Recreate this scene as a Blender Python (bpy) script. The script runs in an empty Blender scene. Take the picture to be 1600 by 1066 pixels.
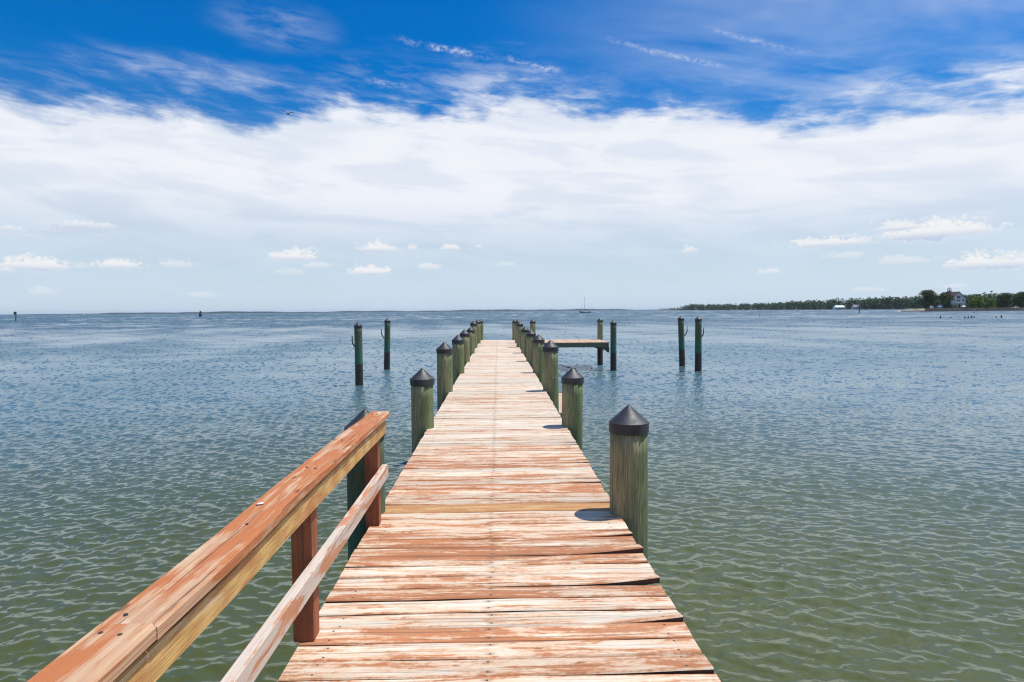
import bpy, math, random
import numpy as np
from mathutils import Matrix, Vector

random.seed(7)
rng = np.random.default_rng(11)
S = bpy.context.scene
COL = S.collection
R = math.radians
PI = math.pi

# ------------------------------------------------------------------ camera
DECK = 0.0            # top of the dock boards
WATER = -1.36         # still water level
EYE = 1.54
F = 985.0             # focal length in pixels of the 1600 px wide picture
YAW, PITCH, ROLL = R(-1.28), R(2.73), R(-0.43)
cam_rot = Matrix.Rotation(YAW, 3, 'Z') @ Matrix.Rotation(PI / 2 - PITCH, 3, 'X') @ Matrix.Rotation(ROLL, 3, 'Z')
cd = bpy.data.cameras.new('camera')
cam = bpy.data.objects.new('camera', cd)
COL.objects.link(cam)
cam.matrix_world = Matrix.Translation((0, 0, EYE)) @ cam_rot.to_4x4()
cd.sensor_width = 36
cd.lens = 36 * F / 1600
cd.clip_start = 0.05
cd.clip_end = 60000
S.camera = cam
S.render.resolution_x, S.render.resolution_y = 1024, 682


def ray(px, py):
    return cam_rot @ Vector(((px - 800) / F, -(py - 533) / F, -1.0))


def at(px, py, Y):                       # where the sight line through a pixel reaches distance Y
    d = ray(px, py)
    return Vector((0, 0, EYE)) + d * (Y / d.y)


def gx(px, Y, py=486):                   # x of a pixel column at distance Y
    return at(px, py, Y).x


def gz(px, py, Y):
    return at(px, py, Y).z


# ------------------------------------------------------------------ helpers
def lin(r, g, b):
    f = lambda c: (c / 12.92 if c <= 0.04045 else ((c + 0.055) / 1.055) ** 2.4)
    return (f(r / 255), f(g / 255), f(b / 255), 1)


class NT:
    """small node-graph writer"""
    def __init__(s, tree):
        s.t = tree
        tree.nodes.clear()

    def n(s, kind, ins=None, **props):
        nd = s.t.nodes.new(kind)
        for k, v in props.items():
            setattr(nd, k, v)
        for k, v in (ins or {}).items():
            s.put(nd.inputs[k], v)
        return nd

    def put(s, sock, v):
        if isinstance(v, bpy.types.NodeSocket):
            s.t.links.new(v, sock)
        else:
            sock.default_value = v

    def m(s, op, a, b=None, c=None, clamp=False):
        nd = s.t.nodes.new('ShaderNodeMath')
        nd.operation = op
        nd.use_clamp = clamp
        for i, v in enumerate((a, b, c)):
            if v is not None:
                s.put(nd.inputs[i], v)
        return nd.outputs[0]

    def vec(s, x, y, z):
        return s.n('ShaderNodeCombineXYZ', {0: x, 1: y, 2: z}).outputs[0]

    def sep(s, v):
        return s.n('ShaderNodeSeparateXYZ', {0: v}).outputs

    def noise(s, v, scale=1.0, detail=4.0, rough=0.55, dist=0.0):
        return s.n('ShaderNodeTexNoise', {'Vector': v, 'Scale': scale, 'Detail': detail, 'Roughness': rough, 'Distortion': dist}).outputs[0]

    def ss(s, x, a, b):                   # smoothstep a..b
        nd = s.n('ShaderNodeMapRange', {0: x, 1: a, 2: b, 3: 0.0, 4: 1.0}, interpolation_type='SMOOTHSTEP')
        return nd.outputs[0]

    def mr(s, x, a, b, c, d):
        return s.n('ShaderNodeMapRange', {0: x, 1: a, 2: b, 3: c, 4: d}).outputs[0]

    def mix(s, f, a, b, blend='MIX'):
        nd = s.t.nodes.new('ShaderNodeMix')
        nd.data_type = 'RGBA'
        nd.blend_type = blend
        s.put(nd.inputs[0], f)
        s.put(nd.inputs[6], a)
        s.put(nd.inputs[7], b)
        return nd.outputs[2]

    def attr(s, name):
        return s.n('ShaderNodeAttribute', attribute_name=name).outputs


def material(name):
    m = bpy.data.materials.new(name)
    m.use_nodes = True
    g = NT(m.node_tree)
    out = g.n('ShaderNodeOutputMaterial')
    return m, g, out


def finish(g, out, col, rough=0.6, height=None, bump=0.3, bdist=0.005, **extra):
    ins = {'Base Color': col, 'Roughness': rough}
    for k, v in extra.items():
        ins[k.replace('_', ' ')] = v
    p = g.n('ShaderNodeBsdfPrincipled', ins)
    if height is not None:
        b = g.n('ShaderNodeBump', {'Height': height, 'Strength': bump, 'Distance': bdist})
        g.put(p.inputs['Normal'], b.outputs[0])
    g.t.links.new(p.outputs[0], out.inputs[0])
    return p


class MB:
    """collects geometry and links it as ONE mesh object"""
    def __init__(s):
        s.v, s.f, s.uv, s.r, s.sm = [], [], [], [], []

    def face(s, idx, uv=None, r=0.0, smooth=False):
        s.f.append(tuple(idx))
        s.uv.append(uv if uv else [(0, 0)] * len(idx))
        s.r.append(r)
        s.sm.append(smooth)

    def box(s, x0, x1, y0, y1, z0, z1, r=0.0, along='x'):
        b = len(s.v)
        s.v += [(x, y, z) for z in (z0, z1) for y in (y0, y1) for x in (x0, x1)]
        for q in ((0, 2, 3, 1), (4, 5, 7, 6), (0, 1, 5, 4), (2, 6, 7, 3), (0, 4, 6, 2), (1, 3, 7, 5)):
            pts = [s.v[b + i] for i in q]
            k = 'xyz'.index(along)
            o = [i for i in range(3) if i != k]
            s.face([b + i for i in q], [(p[k], p[o[0]] + p[o[1]] * 1.37) for p in pts], r)

    def lathe(s, prof, n=24, cx=0, cy=0, r=0.0, smooth=True, wob=None, lean=(0, 0), cap=True, off=0.0):
        """prof: list of (radius, z)"""
        b = len(s.v)
        for (rad, z) in prof:
            for i in range(n):
                a = 2 * PI * (i + off) / n
                k = rad * (1 + (wob(a, z) if wob else 0))
                s.v.append((cx + k * math.cos(a) + lean[0] * z, cy + k * math.sin(a) + lean[1] * z, z))
        for j in range(len(prof) - 1):
            for i in range(n):
                i2 = (i + 1) % n
                a0, a1 = i / n * 2 * PI * .14, (i + 1) / n * 2 * PI * .14
                s.face((b + j * n + i, b + j * n + i2, b + (j + 1) * n + i2, b + (j + 1) * n + i),
                       [(prof[j][1], a0), (prof[j][1], a1), (prof[j + 1][1], a1), (prof[j + 1][1], a0)], r, smooth)
        if cap:
            s.face([b + i for i in range(n)][::-1], None, r)
            s.face([b + (len(prof) - 1) * n + i for i in range(n)], None, r)

    def tube(s, pts, rads, n=8, r=0.0):
        """round bar through points"""
        b = len(s.v)
        pts = [Vector(p) for p in pts]
        for k, p in enumerate(pts):
            d = (pts[min(k + 1, len(pts) - 1)] - pts[max(k - 1, 0)]).normalized()
            u = d.cross(Vector((0.3, 1, 0.2)) if abs(d.y) < .9 else Vector((1, 0, 0))).normalized()
            w = d.cross(u)
            for i in range(n):
                a = 2 * PI * i / n
                q = p + (u * math.cos(a) + w * math.sin(a)) * rads[k]
                s.v.append(tuple(q))
        for j in range(len(pts) - 1):
            for i in range(n):
                i2 = (i + 1) % n
                s.face((b + j * n + i, b + j * n + i2, b + (j + 1) * n + i2, b + (j + 1) * n + i), None, r, True)
        s.face([b + i for i in range(n)][::-1], None, r)
        s.face([b + (len(pts) - 1) * n + i for i in range(n)], None, r)

    def prism(s, poly, y0, y1, r=0.0):
        """polygon in xz pushed from y0 to y1"""
        b = len(s.v)
        n = len(poly)
        s.v += [(p[0], y0, p[1]) for p in poly] + [(p[0], y1, p[1]) for p in poly]
        s.face([b + i for i in range(n)], [(p[0], p[1]) for p in poly], r)
        s.face([b + n + i for i in range(n)][::-1], [(p[0], p[1]) for p in poly][::-1], r)
        for i in range(n):
            j = (i + 1) % n
            s.face((b + i, b + n + i, b + n + j, b + j), None, r)

    def board(s, L0, L1, w0, w1, top, th, axis='x', r=0.0, seg=14, zf=None, ch=0.004, wf=None, endj=(0, 0)):
        """a plank: long axis from L0 to L1, chamfered, may warp; zf(l) lifts it, wf(l) shifts it sideways"""
        sec = [(w0, -th), (w0, -ch), (w0 + ch, 0), (w1 - ch, 0), (w1, -ch), (w1, -th)]
        b = len(s.v)
        n = len(sec)
        for k in range(seg + 1):
            l = L0 + (L1 - L0) * k / seg
            dz = zf(l) if zf else 0
            for q, (w, z) in enumerate(sec):
                fr = (w - w0) / (w1 - w0)
                ww = w + (wf(l) if wf else 0)
                zz = top + z + (dz(fr) if callable(dz) else dz)
                s.v.append((l, ww, zz) if axis == 'x' else (ww, l, zz))
        flip = axis != 'x'
        for k in range(seg):
            for i in range(n):
                i2 = (i + 1) % n
                q = [b + k * n + i, b + k * n + i2, b + (k + 1) * n + i2, b + (k + 1) * n + i]
                l0 = L0 + (L1 - L0) * k / seg
                l1 = L0 + (L1 - L0) * (k + 1) / seg
                va = sec[i][0] - w0 + (.2 if i in (0, 4, 5) and sec[i][1] < -ch * 1.5 else 0)
                vb = sec[i2][0] - w0 + (.2 if sec[i2][1] < -ch * 1.5 else 0)
                if i == 0:
                    va, vb = .3 + th, .3
                if i == 4:
                    va, vb = .3, .3 + th
                uv = [(l0, va), (l0, vb), (l1, vb), (l1, va)]
                if not flip:
                    q, uv = q[::-1], uv[::-1]
                s.face(q, uv, r)
        for k, rev in ((0, False), (seg, True)):
            q = [b + k * n + i for i in range(n)]
            uv = [(L0 + .01 * i, sec[i][0] - w0) for i in range(n)]
            if rev ^ flip:
                q, uv = q[::-1], uv[::-1]
            s.face(q, uv, r)

    def build(s, name, mat, parent=None, loc=None):
        me = bpy.data.meshes.new(name)
        me.from_pydata(s.v, [], s.f)
        uvl = me.uv_layers.new(name='UVMap')
        flat = [c for f in s.uv for p in f for c in p]
        uvl.data.foreach_set('uv', flat)
        a = me.attributes.new('rnd', 'FLOAT', 'FACE')
        a.data.foreach_set('value', s.r)
        me.polygons.foreach_set('use_smooth', s.sm)
        me.materials.append(mat)
        me.update()
        o = bpy.data.objects.new(name, me)
        COL.objects.link(o)
        if parent:
            o.parent = parent
        if loc is not None:
            o.location = loc
        return o


def tag(o, label=None, cat=None, group=None, kind=None):
    for k, v in (('label', label), ('category', cat), ('group', group), ('kind', kind)):
        if v:
            o[k] = v
    return o


def thing(name, label, cat, loc=(0, 0, 0), rz=0.0, group=None):
    o = bpy.data.objects.new(name, None)
    COL.objects.link(o)
    o.location = loc
    o.rotation_euler = (0, 0, rz)
    o.empty_display_size = .2
    return tag(o, label, cat, group)


# ------------------------------------------------------------------ materials
def uv_coords(g):
    uv = g.n('ShaderNodeUVMap', uv_map='UVMap').outputs[0]
    x, y, _ = g.sep(uv)
    r = g.attr('rnd')[2]
    return x, y, r


def deck_material():
    m, g, out = material('weathered_red_boards')
    u, v, r = uv_coords(g)
    off = g.m('MULTIPLY', r, 61.0)
    P = lambda su, sv: g.vec(g.m('MULTIPLY', u, su), g.m('MULTIPLY', v, sv), off)
    py_ = g.sep(g.n('ShaderNodeTexCoord').outputs['Object'])[1]   # paint is most worn on the outer stretch
    patch = g.noise(P(2.4, 12.0), 1.0, 8, 0.70, 0.6)
    fine = g.noise(P(3.0, 90.0), 1.0, 5, 0.6)
    streak = g.noise(P(1.1, 38.0), 1.0, 4, 0.6)
    speck = g.noise(P(26.0, 40.0), 1.0, 3, 0.7)
    bias = g.m('ADD', g.mr(g.n('ShaderNodeTexWhiteNoise', {'W': g.m('MULTIPLY', r, 913.7)}, noise_dimensions='1D').outputs[0], 0, 1, -.13, .05), g.mr(g.ss(py_, 4.5, 10.0), 0, 1, .062, -.05))
    a = g.m('ADD', patch, g.m('MULTIPLY', g.m('SUBTRACT', streak, .5), .42))
    a = g.m('ADD', a, g.m('MULTIPLY', g.m('SUBTRACT', fine, .5), .22))
    a = g.m('ADD', a, g.m('MULTIPLY', g.m('SUBTRACT', speck, .5), .26))
    a = g.m('ADD', a, bias)
    vd = g.m('ABSOLUTE', g.m('SUBTRACT', v, .069))
    a = g.m('ADD', a, g.mr(g.ss(vd, .040, .068), 0, 1, -.01, .05))
    t = g.ss(a, .475, .615)
    wash = g.ss(a, .34, .52)
    pale = g.mix(g.ss(g.noise(P(.8, 16.0), 1, 4, .6), .35, .65), (.78, .70, .57, 1), (.62, .545, .44, 1))
    pink = g.mix(wash, pale, (.70, .49, .33, 1))
    red = g.mix(g.noise(P(4, 30), 1, 4, .6), (.51, .185, .055, 1), (.38, .115, .035, 1))
    c = g.mix(g.m('MULTIPLY', t, .9), pink, red)
    # dark checks along the grain
    crack = g.ss(g.noise(P(.8, 85.0), 1.0, 4, .6), .57, .67)
    c = g.mix(g.m('MULTIPLY', g.ss(fine, .50, .70), .42), c, (.36, .25, .18, 1))
    c = g.mix(g.m('MULTIPLY', crack, .75), c, (.24, .13, .09, 1))
    # nail heads over the three stringers
    du = None
    for ux in (-.80, -.055, .80):
        d1 = g.m('ABSOLUTE', g.m('SUBTRACT', u, g.m('ADD', ux, g.mr(r, 0, 1, -.012, .012))))
        du = d1 if du is None else g.m('MINIMUM', du, d1)
    dv = g.m('MINIMUM', g.m('ABSOLUTE', g.m('SUBTRACT', v, .03)), g.m('ABSOLUTE', g.m('SUBTRACT', v, .108)))
    dd = g.m('SQRT', g.m('ADD', g.m('POWER', du, 2.0), g.m('POWER', dv, 2.0)))
    line = g.m('LESS_THAN', g.m('ABSOLUTE', g.m('ADD', u, .055)), .05)
    keep = g.m('MAXIMUM', line, g.m('GREATER_THAN', g.m('FRACT', g.m('MULTIPLY', r, 57.3)), .72))
    nail = g.m('MULTIPLY', g.ss(dd, .0068, .0040), keep)
    de = g.m('SQRT', g.m('ADD', g.m('POWER', g.m('MULTIPLY', du, .45), 2.0), g.m('POWER', dv, 2.0)))
    rust = g.m('MULTIPLY', g.ss(g.m('ADD', de, g.m('MULTIPLY', speck, .012)), .026, .006), g.mr(line, 0, 1, .18, .6))
    c = g.mix(rust, c, (.22, .10, .06, 1))
    c = g.mix(nail, c, (.03, .022, .02, 1))
    # new yellow boards: rnd above 2
    isnew = g.m('GREATER_THAN', r, 2.0)
    ny = g.mix(g.ss(streak, .3, .7), (.60, .40, .17, 1), (.52, .30, .13, 1))
    ny = g.mix(g.m('MULTIPLY', g.ss(a, .38, .56), .85), ny, (.44, .19, .07, 1))
    ny = g.mix(g.m('MULTIPLY', crack, .5), ny, (.3, .17, .07, 1))
    c = g.mix(isnew, c, ny)
    c = g.mix(g.m('GREATER_THAN', v, .2), c, (.075, .045, .03, 1))   # sawn edges: grime, plus the shade of the gaps put into the colour
    # knots
    vor = g.n('ShaderNodeTexVoronoi', {'Vector': P(2.2, 11.0), 'Scale': 1.0}).outputs[0]
    kn = g.m('MULTIPLY', g.ss(vor, .13, .05), g.ss(speck, .42, .6))
    c = g.mix(g.m('MULTIPLY', kn, .7), c, (.20, .085, .045, 1))
    tone = g.n('ShaderNodeTexWhiteNoise', {'W': g.m('MULTIPLY', r, 377.1)}, noise_dimensions='1D').outputs[0]
    c = g.mix(1.0, c, g.mix(tone, (.80, .80, .79, 1), (1.05, 1.04, 1.02, 1)), 'MULTIPLY')
    h = g.m('ADD', g.m('MULTIPLY', fine, .6), g.m('MULTIPLY', patch, .3))
    h = g.m('SUBTRACT', h, g.m('MULTIPLY', crack, .5))
    finish(g, out, c, .8, h, .85, .005)
    return m


def rail_material(name, kind):
    m, g, out = material(name)
    u, v, r = uv_coords(g)
    off = g.m('MULTIPLY', r, 47.0)
    P = lambda su, sv: g.vec(g.m('MULTIPLY', u, su), g.m('MULTIPLY', v, sv), off)
    patch = g.noise(P(2.2, 9.0), 1.0, 7, .65, .6)
    fine = g.noise(P(4.0, 110.0), 1.0, 5, .65)
    streak = g.noise(P(1.6, 45.0), 1.0, 4, .6)
    speck = g.noise(P(30.0, 60.0), 1.0, 3, .7)
    rings = g.n('ShaderNodeTexWave', {'Vector': P(1.0, 16.0), 'Scale': 1.4, 'Distortion': 5.0, 'Detail': 3.0, 'Detail Scale': 1.2}).outputs[1]
    a = g.m('ADD', patch, g.m('MULTIPLY', g.m('SUBTRACT', streak, .5), .35))
    a = g.m('ADD', a, g.m('MULTIPLY', g.m('SUBTRACT', fine, .5), .25))
    if kind == 'cap':                     # flaking terracotta over pale wood
        far = g.ss(u, 1.35, 3.4)          # paint survives better towards the open end
        a = g.m('ADD', a, g.mr(far, 0, 1, -.025, .035))
        t = g.ss(a, .44, .58)
        base = g.mix(g.ss(streak, .35, .65), (.58, .37, .22, 1), (.47, .265, .15, 1))
        c = g.mix(t, base, g.mix(fine, (.50, .175, .052, 1), (.40, .12, .038, 1)))
        c = g.mix(g.m('MULTIPLY', g.ss(a, .40, .30), .55), c, (.70, .57, .46, 1))
        kn = g.m('MULTIPLY', g.ss(g.n('ShaderNodeTexVoronoi', {'Vector': P(3.0, 10.0), 'Scale': 1.0}).outputs[0], .11, .05), .8)
        c = g.mix(kn, c, (.13, .05, .025, 1))
    elif kind == 'apron':                 # yellow timber
        c = g.mix(rings, (.62, .40, .14, 1), (.50, .28, .09, 1))
        c = g.mix(g.m('MULTIPLY', g.ss(a, .5, .62), .65), c, (.46, .17, .06, 1))
        c = g.mix(g.m('MULTIPLY', g.ss(a, .44, .34), .55), c, (.66, .52, .36, 1))
    elif kind == 'lower':                 # bleached grey board with red remains
        c = g.mix(streak, (.64, .56, .48, 1), (.50, .42, .345, 1))
        c = g.mix(g.m('MULTIPLY', rings, .3), c, (.60, .46, .36, 1))
        c = g.mix(g.m('MULTIPLY', g.ss(a, .50, .57), .85), c, (.50, .19, .07, 1))
    elif kind == 'post':                  # solid red-brown stain
        c = g.mix(g.ss(a, .4, .6), (.33, .105, .04, 1), (.21, .06, .025, 1))
        c = g.mix(g.m('MULTIPLY', g.ss(fine, .62, .7), .5), c, (.50, .24, .12, 1))
    elif kind == 'stringer':
        c = g.mix(a, (.10, .12, .075, 1), (.19, .165, .11, 1))
    elif kind == 'plain':                 # paler landing and finger boards
        c = g.mix(g.ss(a, .45, .62), (.62, .48, .35, 1), (.50, .25, .12, 1))
        c = g.mix(g.m('MULTIPLY', g.m('SUBTRACT', r, .0), .4), c, (.50, .25, .14, 1))
    crack = g.ss(g.noise(P(1.1, 60.0), 1.0, 4, .6), .63, .70)
    c = g.mix(g.m('MULTIPLY', g.ss(fine, .5, .72), .28), c, (.20, .10, .05, 1))
    c = g.mix(g.m('MULTIPLY', crack, .75), c, (.12, .05, .03, 1))
    h = g.m('SUBTRACT', g.m('ADD', g.m('MULTIPLY', fine, .6), g.m('MULTIPLY', patch, .35)), g.m('MULTIPLY', crack, .7))
    finish(g, out, c, .75, h, .9, .006)
    return m


def pile_material(name, green):
    """treated round timber: grain, algae, dark tide band near the water (z=0 is the water line)"""
    m, g, out = material(name)
    tc = g.n('ShaderNodeTexCoord').outputs['Object']
    x, y, z = g.sep(tc)
    rnd = g.n('ShaderNodeObjectInfo').outputs['Random']
    ang = g.m('ARCTAN2', y, x)
    ca, sa = g.m('MULTIPLY', g.m('COSINE', ang), 1.0), g.m('MULTIPLY', g.m('SINE', ang), 1.0)
    o = g.m('MULTIPLY', rnd, 83.0)
    Q = lambda sr, sz: g.vec(g.m('ADD', g.m('MULTIPLY', ca, sr), o), g.m('MULTIPLY', sa, sr), g.m('MULTIPLY', z, sz))
    grain = g.noise(Q(8.0, 2.4), 1.0, 7, .68, 1.0)
    wave = g.noise(Q(5.0, 3.5), 1.0, 5, .6, 1.5)
    patch = g.noise(Q(1.2, 1.4), 1.0, 4, .6)
    fine = g.noise(Q(24.0, 3.0), 1.0, 4, .6)
    tan = g.mix(g.ss(grain, .35, .65), (.40, .36, .20, 1) if green < .5 else (.16, .15, .08, 1), (.19, .185, .085, 1) if green < .5 else (.09, .09, .045, 1))
    gre = g.mix(g.ss(wave, .35, .65), (.19, .235, .10, 1) if green < .5 else (.11, .14, .075, 1), (.115, .155, .068, 1) if green < .5 else (.06, .09, .04, 1))
    # green look of the sunlit side (+x) put into the colour, plus scattered patches
    side = g.ss(g.m('ADD', g.m('MULTIPLY', ca, .42), g.m('ADD', g.m('MULTIPLY', patch, .7), g.m('MULTIPLY', wave, .3))), .42 - green * .3, .80 - green * .3)
    c = g.mix(side, tan, gre)
    c = g.mix(g.m('MULTIPLY', g.ss(g.m('ADD', g.m('MULTIPLY', fine, .6), g.m('MULTIPLY', wave, .4)), .52, .64), .65), c, (.05, .05, .022, 1))
    c = g.mix(g.m('MULTIPLY', g.ss(g.noise(Q(3, 6), 1, 5, .7), .66, .72), .8), c, (.10, .045, .02, 1))
    jag = g.m('ADD', z, g.m('MULTIPLY', g.m('SUBTRACT', grain, .5), .18))
    split = g.ss(g.noise(Q(15.0, .55), 1.0, 3, .5, .3), .64, .68)
    c = g.mix(g.m('MULTIPLY', split, .75), c, (.03, .028, .015, 1))
    teal = g.ss(jag, 1.75, 1.05) if green > .5 else g.ss(jag, 1.30, .9)
    c = g.mix(g.m('MULTIPLY', teal, .75 if green < .5 else .92), c, g.mix(grain, (.055, .17, .11, 1), (.035, .11, .075, 1)))
    wet = g.ss(jag, .90, .80)
    c = g.mix(wet, c, g.mix(g.ss(wave, .4, .6), (.055, .036, .022, 1), (.022, .018, .013, 1)))
    rough = g.mr(wet, 0, 1, .8, .5)
    h = g.m('SUBTRACT', g.m('ADD', g.m('MULTIPLY', grain, .6), g.m('MULTIPLY', fine, .4)), g.m('MULTIPLY', split, .6))
    finish(g, out, c, rough, h, .8, .014)
    return m


def cap_material():
    m, g, out = material('black_plastic_cap')
    tc = g.n('ShaderNodeTexCoord').outputs['Object']
    n = g.noise(tc, 22.0, 5, .65)
    dust = g.ss(g.noise(tc, 6.0, 4, .6), .4, .7)
    c = g.mix(g.m('MULTIPLY', dust, .6), (.022, .022, .026, 1), (.066, .065, .074, 1))
    finish(g, out, c, g.mr(n, .3, .7, .46, .62), n, .10, .003, Specular_IOR_Level=.6)
    return m


def flat(name, rgb, rough=.6, var=.25, scale=3.0, **kw):
    """simple material with a little mottling of its own"""
    m, g, out = material(name)
    tc = g.n('ShaderNodeTexCoord').outputs['Object']
    n = g.noise(tc, scale, 5, .6)
    lo = tuple(c * (1 - var) for c in rgb) + (1,)
    hi = tuple(min(1, c * (1 + var)) for c in rgb) + (1,)
    finish(g, out, g.mix(g.ss(n, .3, .7), lo, hi), rough, **kw)
    return m


def leaf_material(name, a, b, c3=None):
    m, g, out = material(name)
    r = g.attr('rnd')[2]
    c = g.mix(r, tuple(a) + (1,), tuple(b) + (1,))
    if c3:
        c = g.mix(g.ss(r, .78, .95), c, tuple(c3) + (1,))
    finish(g, out, c, .7, Specular_IOR_Level=.2)
    return m


M_DECK = deck_material()
M_CAPRAIL = rail_material('flaking_terracotta_rail', 'cap')
M_APRON = rail_material('yellow_timber', 'apron')
M_LOWER = rail_material('bleached_grey_board', 'lower')
M_POST = rail_material('red_brown_post', 'post')
M_STR = rail_material('green_treated_timber', 'stringer')
M_PLAIN = rail_material('finger_boards', 'plain')
M_PILE = pile_material('treated_pile', 0.0)
M_PILE_G = pile_material('green_mooring_pile', 0.8)
M_CAP = cap_material()
M_DARKWOOD = flat('old_dark_wood', (.045, .04, .035), .8)
M_METAL = flat('galvanised_bolt', (.30, .16, .09), .5)
M_WHITE = flat('white_paint', (.74, .75, .78), .5, .06)
M_HWALL = flat('pale_lavender_siding', (.50, .52, .60), .6, .06)
M_ROOFRED = flat('maroon_shingle', (.075, .045, .06), .8)
M_GLASS = flat('dark_window', (.035, .045, .06), .15)
M_GREENROOF = flat('mint_metal_roof', (.36, .60, .52), .45, .08)
M_GREYROOF = flat('grey_shingle', (.26, .25, .27), .8)
M_NAVY = flat('navy_hull', (.015, .03, .06), .3)
M_GREENSIGN = flat('green_board', (.01, .16, .045), .45)
M_REDSIGN = flat('red_board', (.30, .05, .04), .5)
M_BLUE = flat('blue_canvas', (.05, .16, .34), .6)
M_ROCK = flat('dark_riprap', (.06, .052, .05), .85, .5, 1.2)
M_SAND = flat('beach_sand', (.44, .37, .28), .9, .2, .15)
M_LAWN = flat('shore_lawn', (.11, .15, .045), .9, .35, .2)
M_BARK = flat('tree_bark', (.085, .06, .045), .9)
M_PINE = leaf_material('pine_leaves', (.036, .062, .02), (.12, .135, .04), (.24, .15, .045))
M_LIGHTLEAF = leaf_material('fresh_green_leaves', (.085, .15, .015), (.17, .24, .025))
M_FARWOOD = leaf_material('far_hazy_wood', (.018, .040, .045), (.04, .07, .07))  # some blue of the distance haze is mixed into the leaf colour
M_FOREST = leaf_material('forest_leaves', (.038, .085, .026), (.12, .185, .05), (.15, .13, .05))
M_BIRD = flat('dark_feathers', (.022, .022, .026), .8)


# ------------------------------------------------------------------ the dock
W0, W1 = -.935, .905
dock = thing('wooden_dock', 'long wooden dock of worn red and bleached planks running out over the water', 'dock', (0, 0, DECK))
mb = MB()
newb = MB()
y = -1.6
END = 33.5
k = 0
lift_rows = {3.02: .030, 3.45: .032, 3.96: .024, 4.25: .022, 2.60: .010, 5.6: .016, 6.3: .02, 7.1: .014}
spread = [(random.random(), random.random(), random.random()) for _ in range(400)]
while y < END:
    w = .137 + random.uniform(-.004, .003)
    new = False
    if 4.66 <= y < 4.80:
        w, new = .20, True
    gap = random.choice((.005, .007, .009, .013))
    xa = W0 + random.uniform(-.004, .004)
    xb = W1 + random.uniform(-.007, .008)
    a1, a2, a3 = spread[k]
    lift = 0.0
    for q, h in lift_rows.items():
        if q <= y + w / 2 < q + .14:
            lift = h
    sk = random.uniform(-.008, .008)
    rl = random.uniform(0, .006) if a1 > .55 else 0
    tilt = random.uniform(-.004, .004)

    def zf(l, lift=lift, a1=a1, a2=a2, rl=rl, tilt=tilt):
        e = max(0.0, (l - .15) / (W1 - .15))
        e2 = max(0.0, (-l - .3) / .6)
        base = .0018 * math.sin(l * 4 + a1 * 6) + .0012 * math.sin(l * 9 + a2 * 6)
        return lambda fr: base + (lift * 1.2 * e ** 2.6) * (1 - fr) ** 1.2 + rl * (e ** 2 + e2 ** 2) + tilt * (fr - .5)

    def wf(l, sk=sk, a2=a2, lift=lift):
        return sk * l * .5 + .0025 * math.sin(l * 3 + a2 * 7) + (-.006 if lift else 0) * max(0, l) ** 2

    tgt = newb if new else mb
    tgt.board(xa, xb, y, y + w, 0, .036, 'x', (2.5 + a3 * .4) if new else a3, 24 if y < 12 else 6, zf, .006, wf)
    y += w + gap
    k += 1
mb.build('decking', M_DECK, dock)
tag(newb.build('replacement_plank', M_DECK, dock), 'wider yellow replacement plank')
for xs in (-.80, -.02, .78):
    s = MB()
    s.board(-1.6, END - .05, xs - .04, xs + .04, -.040, .235, 'y', .3, 8)
    s.build('stringer', M_STR, dock)
PY = [4.72, 8.32, 12.05, 15.65, 19.3, 22.95, 26.6, 30.2, 33.35]
for q in PY:
    s = MB()
    s.board(-.87, .86, q + .15, q + .19, -.28, .2, 'x', .6, 2)
    s.build('cross_beam', M_STR, dock)
s = MB()
s.board(W0, W1, END + .005, END + .043, -.006, .24, 'x', .4, 2)
s.build('end_fascia', M_STR, dock)


# ------------------------------------------------------------------ pilings
def piling(x, y, top, r, label, group, mat=M_PILE, hook=0, lean=(0, 0), name='wooden_piling', capless=False, bolt=False, caps=1.0):
    t = thing(name, label, 'piling', (x, y, WATER), random.uniform(-.35, .35) if not hook and not bolt else 0, group)
    top = top - WATER
    p1, p2, p3 = [random.uniform(0, 6) for _ in range(3)]
    wob = lambda a, z: .018 * math.sin(2 * a + p1 + z * .6) + .012 * math.sin(3 * a + p2 - z) + .008 * math.sin(5 * a + p3 + 2 * z)
    ch = r * .94                          # cap cone height
    rim = r * .57
    z1 = top - ch - rim
    m = MB()
    prof = [(r * 1.06, -1.3)] + [(r * (1.05 - .06 * i / 12), -.2 + (z1 + .03 + .2) * i / 12) for i in range(13)]
    m.lathe(prof, 28, wob=wob, lean=lean)
    tm = m.build('timber', mat, t)
    c = MB()
    R1 = r * 1.07 * caps
    c.lathe([(R1 * .94, z1), (R1 * 1.0, z1 + .003), (R1 * 1.01, z1 + rim), (R1 * .965, z1 + rim + .004), (R1 * .5, z1 + rim + ch * .5), (R1 * .1, z1 + rim + ch * .92), (R1 * .03, z1 + rim + ch)], 40, lean=lean)
    o = c.build('cap', M_CAP, t)
    for pl in o.data.polygons:
        pl.use_smooth = True
    o.data.set_sharp_from_angle(angle=R(20))
    if hook:
        h = MB()
        zb = top - .98
        sx = hook
        h.tube([(sx * r * .7, 0, zb - .06), (sx * r, 0, zb), (sx * (r + .075), 0, zb + .13), (sx * (r + .09), 0, zb + .19), (sx * (r + .092), 0, zb + .43)],
               [.026, .026, .026, .024, .02], 8)
        h.build('line_hook', mat, t)
    if bolt:
        for a in (-1.9, -1.5, -1.1):
            b = MB()
            b.lathe([(.008, -.008), (.013, -.004), (.013, .006), (.006, .012)], 6, r * 1.03 * math.cos(a), r * 1.03 * math.sin(a))
            bo = b.build('bolt', M_METAL, t)
            bo.location.z = 1.62
    return t


GR = 'black-capped pilings along the dock'
ordn = ['first', 'second', 'third', 'fourth', 'fifth', 'sixth', 'seventh', 'eighth', 'ninth']
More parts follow.
